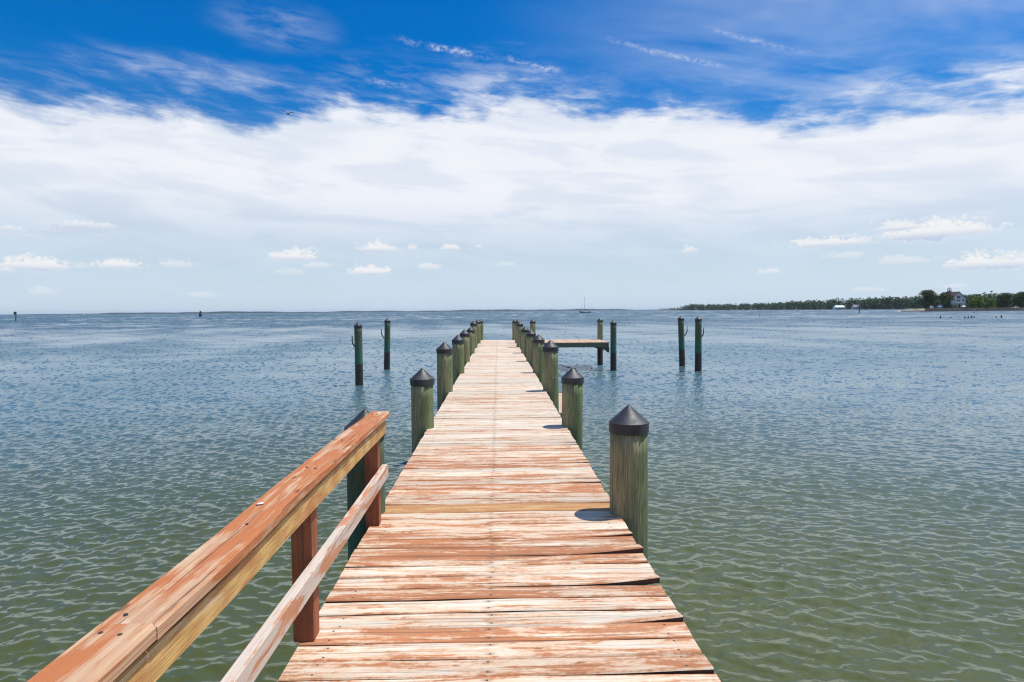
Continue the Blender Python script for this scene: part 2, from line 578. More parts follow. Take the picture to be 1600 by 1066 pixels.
# finger-pier side (x>0): tip pixel (px, py)
right = [(981, 632, .140), (892.5, 574, .140), (861, 531, .146), (840.7, 522.4, .142), (828.7, 514.8, .142), (820.2, 509.7, .142), (812.5, 501.6, .145), (808.6, 498.7, .14), (804.6, 498.6, .14)]
lab_r = ['thick olive piling with a grey cone cap rising closest to the viewer opposite the handrail',
         'second piling along the dock edge opposite the handrail, short with a dusty grey cap',
         'third piling along the edge opposite the handrail, taller with a row of rusty bolts',
         'fourth piling along the edge opposite the handrail, just outside a low pale landing',
         'fifth piling from the near end on the dock edge opposite the handrail',
         'sixth piling from the near end on the dock edge opposite the handrail',
         'seventh piling from the near end on the dock edge opposite the handrail',
         'eighth piling from the near end, where the finger pier joins the dock',
         'last piling at the open-water corner of the dock on the finger pier side']
lab_r[3] = 'fourth piling from the near end on the dock edge opposite the handrail'
for i, (px, py, rr) in enumerate(right):
    p = at(px, py, PY[i])
    piling(p.x, PY[i], p.z, rr, lab_r[i], GR, bolt=(i == 2), lean=((.004, 0) if i == 0 else (random.uniform(-.012, .012), 0)))
left = [(659, 575, .150), (694, 534, .146), (716, 522.8, .145), (727, 514.5, .145), (735.2, 510.4, .14), (740.6, 500.6, .145), (745.8, 498.9, .14), (750.3, 498.2, .14)]
p = at(574, 635, 4.80)
piling(p.x - .035, 4.82, p.z - .02, .143, 'green piling half hidden behind the handrail at its far end', GR, M_PILE_G, lean=(.006, 0))
for i, (px, py, rr) in enumerate(left):
    p = at(px, py, PY[i + 1])
    lab = ['stout piling with a grey cone cap, next beyond the end of the handrail',
           'second piling beyond the handrail end, with a shiny black cap and tan grain',
           'third piling beyond the end of the handrail on its side of the dock',
           'fourth piling beyond the end of the handrail on its side of the dock',
           'fifth piling beyond the end of the handrail on its side of the dock',
           'sixth piling beyond the end of the handrail on its side of the dock',
           'seventh piling beyond the end of the handrail on its side of the dock',
           'last piling at the open-water corner of the dock on the handrail side'][i]
    piling(p.x, PY[i + 1], p.z, rr, lab, GR, lean=(random.uniform(-.012, .012), 0))

# finger pier at the end
FX0, FX1, FY0, FY1 = W1 + .02, 5.38, 30.25, 33.5
fp = thing('finger_pier', 'short red-planked finger pier jutting sideways from the end of the dock', 'pier', (0, 0, 0))
m = MB()
x = FX0
while x < FX1:
    w = .139
    m.board(FY0, FY1, x, min(x + w, FX1), 0, .036, 'y', random.random(), 6, None, .004)
    x += w + .012
m.build('decking', M_PLAIN, fp)
for yy in (FY0 + .02, (FY0 + FY1) / 2, FY1 - .06):
    s = MB()
    s.board(FX0, FX1 - .03, yy, yy + .045, -.040, .20, 'x', .3, 4)
    s.build('stringer', M_STR, fp)
s = MB()
s.board(FY0, FY1, FX1 - .33, FX1 - .285, -.245, .16, 'y', .5, 2)
s.build('cross_beam', M_STR, fp)
s = MB()
s.prism([(4.98, -.245), (5.385, -.245), (5.385, -.50), (5.30, -.49)][::-1], FY0 + .08, FY0 + .13)
s.build('brace', M_STR, fp)
p = at(958.5, 500, 30.15)
piling(p.x, 30.15, p.z, .145, 'dark green piling at the near outer corner of the finger pier', 'pilings holding the finger pier', M_PILE_G, caps=1.0)
p = at(943.6, 496.5, 33.0)
piling(5.42, 33.3, p.z, .145, 'olive piling at the far outer corner of the finger pier', 'pilings holding the finger pier')
p = at(832.5, 498.6, 33.75)
piling(p.x, 33.75, p.z, .145, 'piling behind the finger pier close to the dock end', 'pilings holding the finger pier')

# lower landing beside the dock
ld = thing('landing', 'low pale plank landing tucked beside the dock below deck level', 'landing', (0, 0, 0))
m = MB()
yy = 12.5
while yy < 15.4:
    m.board(1.12, 1.62, yy, yy + .139, -.5, .036, 'x', random.random() * .3, 3)
    yy += .145
m.build('decking', M_PLAIN, ld)
s = MB()
s.board(12.5, 15.4, 1.56, 1.6, -.54, .14, 'y', .2, 2)
s.build('stringer', M_STR, ld)
for q in (12.7, 15.1):
    s = MB()
    s.box(1.45, 1.54, q, q + .09, -2.6, -.541, .2, 'z')
    s.build('leg', M_STR, ld)

# mooring pilings standing free in the water
for (px, ty, by, hk, lab) in ((561.3, 503, 602, -1, 'free-standing mooring piling with side hook, nearer of the pair beside the handrail side'),
                              (604.5, 497, 577, -1, 'free-standing mooring piling with side hook, farther of the pair on the handrail side'),
                              (1066, 493.5, 572, 1, 'free-standing green mooring piling, farther of the pair beyond the finger pier'),
                              (1091, 494, 580, 1, 'free-standing mooring piling, nearer of the pair beyond the finger pier')):
    d = ray(px, by)
    d = Vector((0, 0, EYE)) + d * ((WATER - EYE) / d.z)
    piling(d.x, d.y, gz(px, ty, d.y), .15, lab, 'mooring pilings with line hooks', M_PILE_G, hk,
           lean=({561.3: .0, 604.5: .03, 1066: -.035, 1091: -.004}[px], 0), name='mooring_piling')

# ------------------------------------------------------------------ handrail
rl = thing('handrail', 'flaking terracotta timber handrail with a bleached lower rail along the dock edge', 'railing', (0, 0, 0))
RT = EYE - .737
RE = 4.70
wz = lambda l: .004 * math.sin(l * 2.1 + .5) + .002 * math.sin(l * 5.3)
c = MB()
c.board(1.485, RE, -.963, -.818, RT, .040, 'y', .37, 24, lambda l: wz(l), .010, lambda l: .003 * math.sin(l * 1.7))
c.build('top_board', M_CAPRAIL, rl)
c = MB()
c.board(-1.4, 1.482, -.961, -.819, RT + .003, .040, 'y', .81, 14, lambda l: wz(l), .010, lambda l: .003 * math.sin(l * 1.7))
tag(c.build('top_board', M_CAPRAIL, rl), 'second top board butted on towards the shore')
c = MB()
c.board(-1.4, RE - .03, -.869, -.838, RT - .064, .092, 'y', .22, 20, lambda l: wz(l) * .6, .005)
c.build('apron_board', M_APRON, rl)
c = MB()
c.box(-.868, -.856, -1.4, RE - .06, RT - .066, RT - .036, .5, 'y')  # dark strip added to stand for the shadow line under the top board
c.build('shade_strip', M_DARKWOOD, rl)
c = MB()
c.board(.2, 4.66, -.869, -.822, EYE - 1.135, .092, 'y', .58, 20, lambda l: .004 * math.sin(l * 1.6 + 1), .005, lambda l: .003 * math.sin(l * 2.2))
c.build('lower_rail', M_LOWER, rl)
for yy in (4.50, 2.89, 1.30):
    c = MB()
    b = len(c.v)
    c.box(-.964, -.8695, yy, yy + .092, -.30 if yy != 2.89 else .006, RT - .042, random.random(), 'z')
    c.build('post', M_POST, rl)
# nails driven into the top boards
c = MB()
for (nx, ny) in ((-.885, 1.44), (-.835, 1.43), (-.88, 1.53), (-.83, 2.96), (-.875, 2.98), (-.84, 4.54), (-.88, 4.56), (-.85, 2.2), (-.86, 3.6)):
    c.lathe([(.0055, RT - .01), (.0055, RT + .0042 + wz(ny)), (.002, RT + .0048 + wz(ny))], 8, nx - .036, ny)
nl = c.build('nail', M_DARKWOOD, rl)
nl['kind'] = 'stuff'
c = MB()
c.lathe([(.001, RT + .002), (.013, RT + .0025), (.009, RT + .0045), (.001, RT + .005)], 9, -.922, 2.42, wob=lambda a, z: .3 * math.sin(2 * a) + .15 * math.sin(5 * a))  # pale bare patch of the top board, built as a thin raised disc
tag(c.build('pale_spot', M_WHITE), 'small pale bare dropping dried on the top of the handrail', 'spot')


# ------------------------------------------------------------------ water
def build_water():
    az_f = np.radians(np.arange(-47, 47.01, .085))
    az_b = np.radians(np.arange(50, 310.1, 3.0))
    az = np.concatenate([az_f, az_b])
    inv = np.linspace(1 / 3.6, 1 / 420., 980)
    rr = 1 / inv
    rr = np.concatenate([[.3, 1.0, 2.0, 3.0], rr, np.geomspace(480, 14000, 26)])
    A, Rr = np.meshgrid(az, rr)
    X = Rr * np.sin(A)
    Y = Rr * np.cos(A)
    dr = np.gradient(rr)
    DR = np.repeat(dr[:, None], len(az), 1)
    daz = np.abs(np.gradient(az))
    DA = Rr * daz[None, :]
    nw = 110
    lam = np.geomspace(.07, 2.6, nw)
    th = rng.normal(0, R(40), nw) + R(6)
    ph = rng.uniform(0, 2 * PI, nw)
    kx, ky = np.sin(th) * 2 * PI / lam, np.cos(th) * 2 * PI / lam
    sp = np.exp(-(np.log(lam / .185)) ** 2 / (2 * .55 ** 2)) + .17 * np.exp(-(np.log(lam / .55)) ** 2 / (2 * .4 ** 2)) + .07 * np.exp(-(np.log(lam / 1.5)) ** 2 / (2 * .4 ** 2))
    slope = sp * 1.0
    slope *= .19 / math.sqrt((slope ** 2).sum() / 2)
    amp = slope * lam / (2 * PI)
    # wind patches change how lively the surface is
    def patchy(sx, sy, n, seed):
        r2 = np.random.default_rng(seed)
        o = np.zeros_like(X)
        for _ in range(n):
            a, b, c = r2.normal(0, 1 / sx), r2.normal(0, 1 / sy), r2.uniform(0, 6.28)
            o += np.sin(X * a + Y * b + c)
        return o / math.sqrt(n / 2)
    G = 1 + .16 * patchy(1.6, 1.2, 9, 8) + .24 * patchy(5, 3.5, 9, 3) + .18 * patchy(25, 12, 9, 4) + .12 * patchy(60, 30, 8, 5)
    G = np.clip(G, .4, 1.6) * np.interp(Rr, [0, 30, 150, 600], [1, 1, 1.3, 1.6]) * np.interp(A, [-.1, .2, .6, .9], [1, .94, .84, .84])   # windier away from the shore
    Z = np.zeros_like(X)
    DX = np.zeros_like(X)
    DY = np.zeros_like(X)
    lost = np.zeros_like(X)
    SX, SY = np.zeros_like(X), np.zeros_like(X)
    keep = np.interp(Rr, [0, 12, 30, 80, 300, 3000], [1, 1, .86, .62, .40, .2])
    for i in range(nw):
        # spacing of the mesh along the wave's own direction
        sx = np.abs(np.sin(th[i] - A)) * DA + np.abs(np.cos(th[i] - A)) * DR
        f = np.clip((lam[i] / np.maximum(sx, 1e-6) - 1.6) / 1.6, 0, 1)
        p = kx[i] * X + ky[i] * Y + ph[i]
        Z += amp[i] * f * np.sin(p)
        cs = slope[i] * np.cos(p) / np.maximum(1 - .6 * slope[i] * np.sin(p), .5)
        SX += cs * np.sin(th[i]) * keep
        SY += cs * np.cos(th[i]) * keep
        q = .75 * amp[i] * f * np.cos(p)
        DX += q * np.sin(th[i])
        DY += q * np.cos(th[i])
        lost += (1 - keep ** 2) * slope[i] ** 2 / 2
    Z = Z * G
    X2, Y2 = X + DX * G, Y + DY * G
    nr, na = X.shape
    V = np.stack([X2, Y2, Z], -1).reshape(-1, 3)
    V = np.concatenate([V, [[0, 0, 0]]])
    idx = np.arange(nr * na).reshape(nr, na)
    nx = np.roll(idx, -1, 1)
    q = np.stack([idx[:-1], idx[1:], nx[1:], nx[:-1]], -1).reshape(-1, 4)
    tri = np.stack([np.full(na, nr * na), idx[0], nx[0]], -1)
    me = bpy.data.meshes.new('water')
    nq, nt = len(q), len(tri)
    me.vertices.add(len(V))
    me.vertices.foreach_set('co', V.astype(np.float32).ravel())
    loops = np.concatenate([q[:, ::1].ravel(), tri.ravel()])
    me.loops.add(len(loops))
    me.loops.foreach_set('vertex_index', loops.astype(np.int32))
    me.polygons.add(nq + nt)
    ls = np.concatenate([np.arange(nq) * 4, nq * 4 + np.arange(nt) * 3])
    me.polygons.foreach_set('loop_start', ls.astype(np.int32))
    me.polygons.foreach_set('use_smooth', np.ones(nq + nt, bool))
    a = me.attributes.new('chop', 'FLOAT', 'POINT')
    lo = np.sqrt(np.concatenate([(lost * G ** 2).ravel(), [0]]))
    a.data.foreach_set('value', lo.astype(np.float32))
    SX, SY = SX * G, SY * G
    sm = np.sqrt(SX ** 2 + SY ** 2) + 1e-6      # wavelets spill before they get steeper than this
    lim = np.tanh(sm / .46) * .46 / sm
    SX, SY = SX * lim, SY * lim
    nv = np.stack([-SX.ravel(), -SY.ravel(), np.ones(SX.size)], -1)
    nv = np.concatenate([nv, [[0, 0, 1]]])
    nv /= np.linalg.norm(nv, axis=1)[:, None]
    a = me.attributes.new('wave_normal', 'FLOAT_VECTOR', 'POINT')
    a.data.foreach_set('vector', nv.astype(np.float32).ravel())
    me.update(calc_edges=True)
    me.validate()
    return me


def water_material():
    m, g, out = material('bay_water')
    geo = g.n('ShaderNodeNewGeometry').outputs['Position']
    x, y, z = g.sep(geo)
    chop = g.attr('chop')[2]
    # silty olive body of the water, a little clearer in patches
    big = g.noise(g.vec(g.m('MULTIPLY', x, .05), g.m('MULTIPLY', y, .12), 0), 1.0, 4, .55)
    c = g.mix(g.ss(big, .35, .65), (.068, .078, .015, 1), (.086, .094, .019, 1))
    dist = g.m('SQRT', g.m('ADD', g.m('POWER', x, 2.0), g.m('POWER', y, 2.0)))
    c = g.mix(g.ss(dist, 4.5, 26.0), c, (.072, .142, .170, 1))  # bluer offshore, with sky reflection partly put into the body colour
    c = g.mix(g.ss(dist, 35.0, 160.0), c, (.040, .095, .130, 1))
    n1 = g.noise(geo, 9.0, 4, .6)
    n2 = g.noise(g.vec(g.m('MULTIPLY', x, 1.0), g.m('MULTIPLY', y, 1.6), z), 22.0, 3, .55)
    h = g.m('ADD', g.m('MULTIPLY', n1, .004), g.m('MULTIPLY', n2, .0012))
    rough = g.m('ADD', .055, g.m('MULTIPLY', chop, 1.5))
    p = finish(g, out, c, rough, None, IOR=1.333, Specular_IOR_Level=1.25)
    b = g.n('ShaderNodeBump', {'Height': h, 'Strength': 1.0, 'Distance': 1.0, 'Normal': g.attr('wave_normal')[1]})
    g.put(p.inputs['Normal'], b.outputs[0])
    return m


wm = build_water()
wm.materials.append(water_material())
water = bpy.data.objects.new('water', wm)
COL.objects.link(water)
water.location = (0, 0, WATER)
tag(water, 'rippled green bay water turning blue towards the horizon', None, None, 'structure')


# ------------------------------------------------------------------ vegetation
def leaf_cloud(mb, cx, cy, cz, lobes, n, size, flat_=1.0):
    """leaf-clump faces scattered through several ellipsoid lobes; lobes: (dx,dy,dz,rx,ry,rz)"""
    vol = np.array([l[3] * l[4] * l[5] for l in lobes]) ** .75
    cnt = np.maximum(4, (n * vol / vol.sum()).astype(int))
    for (dx, dy, dz, rx, ry, rz), c in zip(lobes, cnt):
        tone = random.random()
        d = rng.normal(size=(c, 3))
        d /= np.linalg.norm(d, axis=1)[:, None]
        rad = rng.uniform(.25, 1, (c, 1)) ** .45
        p = np.array([cx + dx, cy + dy, cz + dz]) + d * np.array([rx, ry, rz]) * rad
        nrm = d + rng.normal(size=(c, 3)) * .55
        nrm /= np.linalg.norm(nrm, axis=1)[:, None]
        u = np.cross(nrm, [.2, .1, 1.0])
        u /= np.linalg.norm(u, axis=1)[:, None] + 1e-6
        w = np.cross(nrm, u)
        sz = size * rng.uniform(.6, 1.4, (c, 1))
        k = rng.uniform(.5, 1.0, (c, 1))
        quad = np.stack([p + u * sz, p + w * sz * k, p - u * sz * .9, p - w * sz * k], 1).reshape(-1, 3)
        b = len(mb.v)
        mb.v += quad.tolist()
        tones = np.clip(.55 * tone + .45 * rng.random(c), 0, 1)
        for i in range(c):
            mb.face((b + 4 * i, b + 4 * i + 1, b + 4 * i + 2, b + 4 * i + 3), None, float(tones[i]))


def tree(name, label, x, y, z0, h, w, mat, group=None, n=1500, size=.34, low=.18, nl=9):
    t = thing(name, label, 'tree' if 'tree' in name else 'bush', (x, y, z0), 0, group)
    lobes = []
    for i in range(nl):
        a = random.uniform(0, 2 * PI)
        hh = low + (1 - low) * (i + .5) / nl
        prof = math.sin(PI * min(1, max(0.12, (hh - low) / (1 - low) * .8 + .15))) ** .7
        rr = w / 2 * prof * random.uniform(.25, .66)
        s = w * random.uniform(.24, .33)
        lobes.append((math.cos(a) * rr, math.sin(a) * rr * .8, min(hh * h, h - s * .75), s * 1.1, s, s * .8))
    lobes.append((random.uniform(-.08, .08) * w, 0, h - w * .13, w * .17, w * .17, w * .13))
    cm = MB()
    leaf_cloud(cm, 0, 0, 0, lobes, n, size)
    tm = MB()
    tm.tube([(0, 0, -.4), (.02 * w, 0, h * .25), (-.02 * w, 0, h * .5), (.01 * w, 0, h * .8)], [w * .035, w * .027, w * .02, w * .008], 8)
    for l in lobes[::2]:
        tm.tube([(0, 0, h * .22 + l[2] * .2), (l[0] * .5, l[1] * .5, l[2] * .8), (l[0], l[1], l[2])], [w * .016, w * .011, w * .004], 6)
    tm.build('trunk', M_BARK, t)
    cm.build('crown', mat, t)
    return t


# far shore: low wooded land strung along the horizon
def far_shore():
    D = 7600.0
    m = MB()
    xs = np.arange(-8200, 3900, 24.0)
    pr = []
    for x in xs:
        h = 9 + 5 * math.sin(x / 610 + 1) + 4 * math.sin(x / 230 + 2.3) + 2.5 * math.sin(x / 75.) + random.uniform(-1.2, 1.2)
        h += 5 * math.exp(-((x + 1200) / 900) ** 2) + 4 * math.exp(-((x - 1000) / 600) ** 2)
        taper = min(1, max(0.12, (x + 6050) / 500)) if x < -5500 else 1
        taper *= min(1, max(.15, (2900 - x) / 700))
        pr.append(max(2, h * taper + 4))
    b = 0
    for i, x in enumerate(xs):
        dd = D + 300 * math.sin(x / 1500.)
        m.v += [(x, dd, WATER - .5), (x, dd + 15, WATER + pr[i] * .8), (x, dd + 60, WATER + pr[i]), (x, dd + 500, WATER + pr[i] * .9), (x, dd + 900, WATER - .5)]
    for i in range(len(xs) - 1):
        for j in range(4):
            a = i * 5 + j
            m.face((a, a + 5, a + 6, a + 1), None, random.random() * .7)
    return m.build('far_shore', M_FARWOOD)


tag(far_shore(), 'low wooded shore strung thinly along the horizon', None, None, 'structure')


# headland on the finger pier side: shore line from (px, distance)
def headland():
    line = [(1035, 3050), (1068, 2600), (1120, 2300), (1200, 1950), (1290, 1600), (1345, 1450), (1430, 1350), (1520, 1250), (1640, 1150), (1800, 1080)]
    tops = [(1035, 481.5), (1048, 481), (1062, 480.5), (1068, 477.5), (1085, 475.3), (1120, 475.3), (1165, 474.5), (1205, 473.6), (1222, 472), (1250, 470.5), (1275, 468.8), (1300, 467.5), (1320, 466.5), (1345, 465.8), (1380, 464.6), (1410, 464.4), (1430, 463.5), (1500, 461), (1560, 461), (1640, 459), (1800, 458)]
    fx, fy = zip(*line)
    tx, ty = zip(*tops)
    g = MB()
    row = []
    for px in range(1035, 1801, 15):
        D = float(np.interp(px, fx, fy))
        x = gx(px, D)
        row.append((x, D))
        g.v += [(x, D, WATER - .6), (x, D + 3, WATER + .8), (x * 1.012, D + 30, WATER + 1.6), (x * 1.2, D * 1.2 + 300, WATER + 2)]
    for i in range(len(row) - 1):
        for j in range(3):
            a = i * 4 + j
            g.face((a, a + 4, a + 5, a + 1))
    tag(g.build('headland', M_SAND), 'low sandy wooded headland across the bay', None, None, 'structure')
    m = MB()
    px = 1035.0
    while px < 1790:
        D0 = float(np.interp(px, fx, fy))
        for rw in range(3):
            D = D0 + 8 + rw * 26 + random.uniform(-7, 7)
            top = gz(px, float(np.interp(px, tx, ty)), D) - WATER
            h = top * random.uniform(.72, 1.03) * (1 if px > 1066 or random.random() < .4 else .45)
            if 1299 < px < 1325 and rw == 0 or 1328 < px < 1346 and rw == 0:
                continue
            x = gx(px + random.uniform(-4.5, 4.5), D)
            w = h * random.uniform(.40, .85)
            h *= random.choice((1, 1, 1, .9, .7))
            lobes = []
            for i in range(6):
                s = w * random.uniform(.30, .46)
                lobes.append((random.uniform(-.36, .36) * w, random.uniform(-.3, .3) * w, h * (.06 + .15 * i) + random.uniform(-.05, .05) * h, s, s, s * 1.05))
            lobes.append((0, 0, h - w * .30, w * .32, w * .3, w * .28))
            leaf_cloud(m, x, D, WATER + .8, lobes, 130 if rw < 2 else 80, h * .078)
        px += 2.3 * (1700 / max(1300, D0)) ** .5
    tag(m.build('forest', M_FOREST), 'mixed green wood covering the headland across the bay', 'forest', None, 'stuff')


headland()

# ------------------------------------------------------------------ the point with the gabled house
D0 = 505.0
def pt(px, D, z=0.0):
    return (gx(px, D), D, WATER + z)

def point_land():
    g = MB()
    pxs = list(range(1404, 1760, 6))
    for px in pxs:
        e = min(1, max(0, (px - 1404) / 40.))
        D = 511 + 6 * (1 - e) + 3 * math.sin(px / 17.)
        hh = .25 + 1.75 * e
        x = gx(px, D)
        g.v += [(x, D - 2, WATER - .6), (x, D + 1.5, WATER + hh * .7), (x, D + 8, WATER + hh), (x * (1 + (12 + 48 * e) / D), D + 12 + 48 * e, WATER + hh + .4 * e), (x * (1 + (16 + 140 * e) / D), D + 16 + 140 * e, WATER - .5)]
    for i in range(len(pxs) - 1):
        for j in range(4):
            a = i * 5 + j
            g.face((a, a + 5, a + 6, a + 1))
    o = g.build('point_ground', M_SAND)
    tag(o, 'low grassy point with a sandy tip across the water', None, None, 'structure')
    lawn = MB()
    pxs = list(range(1446, 1760, 6))
    for px in pxs:
        D = 511 + 3 * math.sin(px / 17.) + 6
        lawn.v += [(gx(px, D), D, WATER + 2.05), (gx(px, D) * 1.028, D + 50, WATER + 2.5)]
    for i in range(len(pxs) - 1):
        a = i * 2
        lawn.face((a, a + 2, a + 3, a + 1))
    tag(lawn.build('lawn', M_LAWN), 'strip of green lawn behind the rocks on the point', 'grass', None, 'stuff')
    rk = MB()
    px = 1409.0
    while px < 1700:
        D = 505.0 + 3 * math.sin(px / 17.)
        for q in range(4):
            s = random.uniform(.55, 1.05) * (1 if px > 1446 else .5)
            p = pt(px + random.uniform(-.6, .6), D + q * 1.2, -.1 + q * .72 * (1 if px > 1446 else .3))
            b = len(rk.v)
            nv = 7
            ring = []
            for lv, (rf, zf_) in enumerate(((.8, -.5), (1.0, 0.1), (.55, .6))):
                for i in range(nv):
                    a = 2 * PI * i / nv
                    k = s * rf * random.uniform(.75, 1.2)
                    rk.v.append((p[0] + k * math.cos(a), p[1] + k * math.sin(a), p[2] + zf_ * s * random.uniform(.7, 1.1)))
            r0 = random.random()
            for lv in range(2):
                for i in range(nv):
                    i2 = (i + 1) % nv
                    rk.face((b + lv * nv + i, b + lv * nv + i2, b + (lv + 1) * nv + i2, b + (lv + 1) * nv + i), None, r0)
            rk.face([b + 2 * nv + i for i in range(nv)], None, r0)
        px += 1.0
    tag(rk.build('riprap', M_ROCK), 'bank of dark broken rocks along the edge of the point', 'rocks', None, 'stuff')


point_land()
Z0 = 2.1

def gable_house():
    D = 532.0
    sc = D / F
    x0 = gx(1497, D)
    t = thing('gabled_house', 'pale gabled three-storey house with maroon roof and cupola on the point', 'house', (x0, D, WATER + Z0), 0)
    X = lambda px: (px - 1497) * sc
    Z = lambda py: (482.5 - py) * sc
    xl, xr = X(1486), X(1509)
    ze, za = Z(466), Z(456.3)
    w = MB()
    w.prism([(xl, -.3), (xr, -.3), (xr, ze), (X(1497.5), za), (xl, ze)], 0, 12)
    w.prism([(X(1479), -.3), (xl - .02, -.3), (xl - .02, ze - .3), (X(1479), ze - .3)], 3, 11.5)
    w.build('wall', M_HWALL, t)
    r = MB()
    ap = X(1497.5)
    for sgn, xe in ((-1, xl), (1, xr)):
        ox = xe + sgn * .55
        oz = ze - .5
        r.prism([(ox, oz), (ox, oz + .35), (ap, za + .4), (ap, za + .02)], -.55, 12.4)
    # main roof running behind, its slope shows beside the gable
    b = len(r.v)
    r.v += [(X(1478), 2.4, ze - .35), (X(1495), 2.4, ze - .35), (X(1495), 7.2, za + .25), (X(1481), 7.2, za + .25), (X(1478), 12.2, ze - .35), (X(1495), 12.2, ze - .35)]
    r.face((b, b + 1, b + 2, b + 3))
    r.face((b + 3, b + 2, b + 5, b + 4))
    r.face((b, b + 3, b + 4))
    r.build('roof', M_ROOFRED, t)
    c = thing('cupola', None, None, (X(1491), 6.6, za - .6), 0)
    c.parent = t
    q = MB()
    q.box(-1.15, 1.15, -1.15, 1.15, 0, 2.0)
    for sx in (-1, 1):
        for sy in (-1, 1):
            q.box(sx * .95 - .12, sx * .95 + .12, sy * .95 - .12, sy * .95 + .12, 2.0, 3.2)
    q.build('cupola_frame', M_GREYROOF, c)
    q = MB()
    q.lathe([(1.9, 3.2), (1.85, 3.35), (.9, 4.2), (.12, 4.6), (.06, 5.5)], 8, off=.5, smooth=False)
    q.build('cupola_roof', M_GREYROOF, c)
    # openings
    def window(px0, px1, py0, py1):
        f = MB()
        a0, a1, b0, b1 = X(px0), X(px1), Z(py1), Z(py0)
        f.box(a0 - .15, a1 + .15, -.10, .05, b1, b1 + .15)
        f.box(a0 - .15, a1 + .15, -.10, .05, b0 - .15, b0)
        f.box(a0 - .15, a0, -.10, .05, b0, b1)
        f.box(a1, a1 + .15, -.10, .05, b0, b1)
        f.box((a0 + a1) / 2 - .05, (a0 + a1) / 2 + .05, -.09, .05, b0, b1)
        fo = f.build('window', M_WHITE, t)
        p = MB()
        p.box(a0, a1, -.04, .03, b0, b1)
        p.build('pane', M_GLASS, fo)
    window(1494.3, 1500.3, 462.2, 466.6)
    window(1494.3, 1500.3, 468.4, 471.5)
    window(1489, 1491.6, 467.5, 470.5)
    window(1503.3, 1506.2, 467.5, 470.5)
    window(1494.2, 1500, 475.8, 481)
    window(1488.6, 1491.4, 476.5, 480)
    window(1503.6, 1506.4, 476.5, 480)
    for px in (1492.8, 1501.2):
        p = MB()
        p.box(X(px) - .22, X(px) + .22, -2.6, -2.2, -.3, Z(474.4) - .003)
        p.build('porch_column', M_WHITE, t)
    p = MB()
    p.box(X(1491.8), X(1502.2), -2.8, -.001, Z(474.4), Z(473.6))
    p.box(X(1491.8), X(1502.2), -2.8, -2.7, Z(471.6), Z(471.2))
    k = X(1491.8)
    while k < X(1502.2):
        p.box(k, k + .09, -2.78, -2.72, Z(473.6), Z(471.6))
        k += .32
    p.build('balcony', M_WHITE, t)


gable_house()
pt1 = lambda px, D: (gx(px, D), D, WATER + Z0)
def shore_tree(name, label, px0, px1, ytop, ybot, D, mat, **kw):
    sc = D / F
    tree(name, label, gx((px0 + px1) / 2, D), D, WATER + Z0 - .2, (ybot - ytop) * sc, (px1 - px0) * sc, mat, **kw)

GT = 'trees around the house on the point'
shore_tree('broad_tree', 'tallest broad dark tree at the tip end of the point', 1437, 1464, 452.5, 483, 520, M_PINE, n=4200, group=GT, size=.46, low=.1, nl=13)
shore_tree('broad_tree', 'dark rounded tree standing between the tallest tree and the gabled house', 1465, 1489, 458, 483, 516, M_PINE, n=3400, group=GT, low=.1, size=.44, nl=11)
shore_tree('broad_tree', 'dark dense tree beyond the light green bushes near the flagpole', 1559, 1581, 458, 483, 525, M_PINE, n=3400, group=GT, size=.44, low=.08, nl=11)
shore_tree('broad_tree', 'dark dense tree at the end of the shore beside a white boat', 1584, 1612, 456.5, 483, 520, M_PINE, n=3800, group=GT, size=.46, low=.08, nl=12)
shore_tree('broad_tree', 'dull green tree peeping out behind the gabled house', 1508, 1530, 459.5, 482, 575, M_FOREST, n=1400, group=GT)
GB = 'light green bushes on the lawn of the point'
for (a, b, tp, lab) in ((1511, 1528, 467, 'bright green bush next to the gabled house'),
                        (1523, 1541, 463.5, 'bright green bush, tallest of the row beside the house'),
                        (1537, 1555, 466.5, 'bright green bush in the row closest to the flagpole')):
    shore_tree('leafy_bush', lab, a, b, tp, 482.8, 517, M_LIGHTLEAF, n=2200, group=GB, low=.05, size=.34)
# hedge
def hedge():
    m = MB()
    lob = [(i * .9, random.uniform(-.3, .3), .6, .8, .6, .65) for i in range(22)]
    leaf_cloud(m, 0, 0, 0, lob, 900, .25)
    o = m.build('hedge', M_PINE, None, pt1(1475, 514))
    tag(o, 'low clipped hedge in front of the gabled house', 'hedge')
hedge()

# flagpole
fl = thing('flagpole', 'tall thin flagpole with a dark flag rising above the bushes', 'flagpole', pt1(1550, 519))
m = MB(); m.tube([(0, 0, -.3), (0, 0, 17.5)], [.11, .06], 8); m.build('pole', M_WHITE, fl)
m = MB()
b = 0
for i in range(7):
    for j in range(2):
        m.v.append((-.08 - i * .28, .12 * math.sin(i * 1.3), 14.9 - j * 1.25 - i * .09))
for i in range(7):
    for j in range(2):
        x_, y_, z_ = m.v[i * 2 + j]
        m.v.append((x_, y_ + .02, z_))
for i in range(6):
    a = i * 2
    m.face((a, a + 1, a + 3, a + 2)); m.face((a + 14, a + 16, a + 17, a + 15))
m.build('flag', M_NAVY, fl)

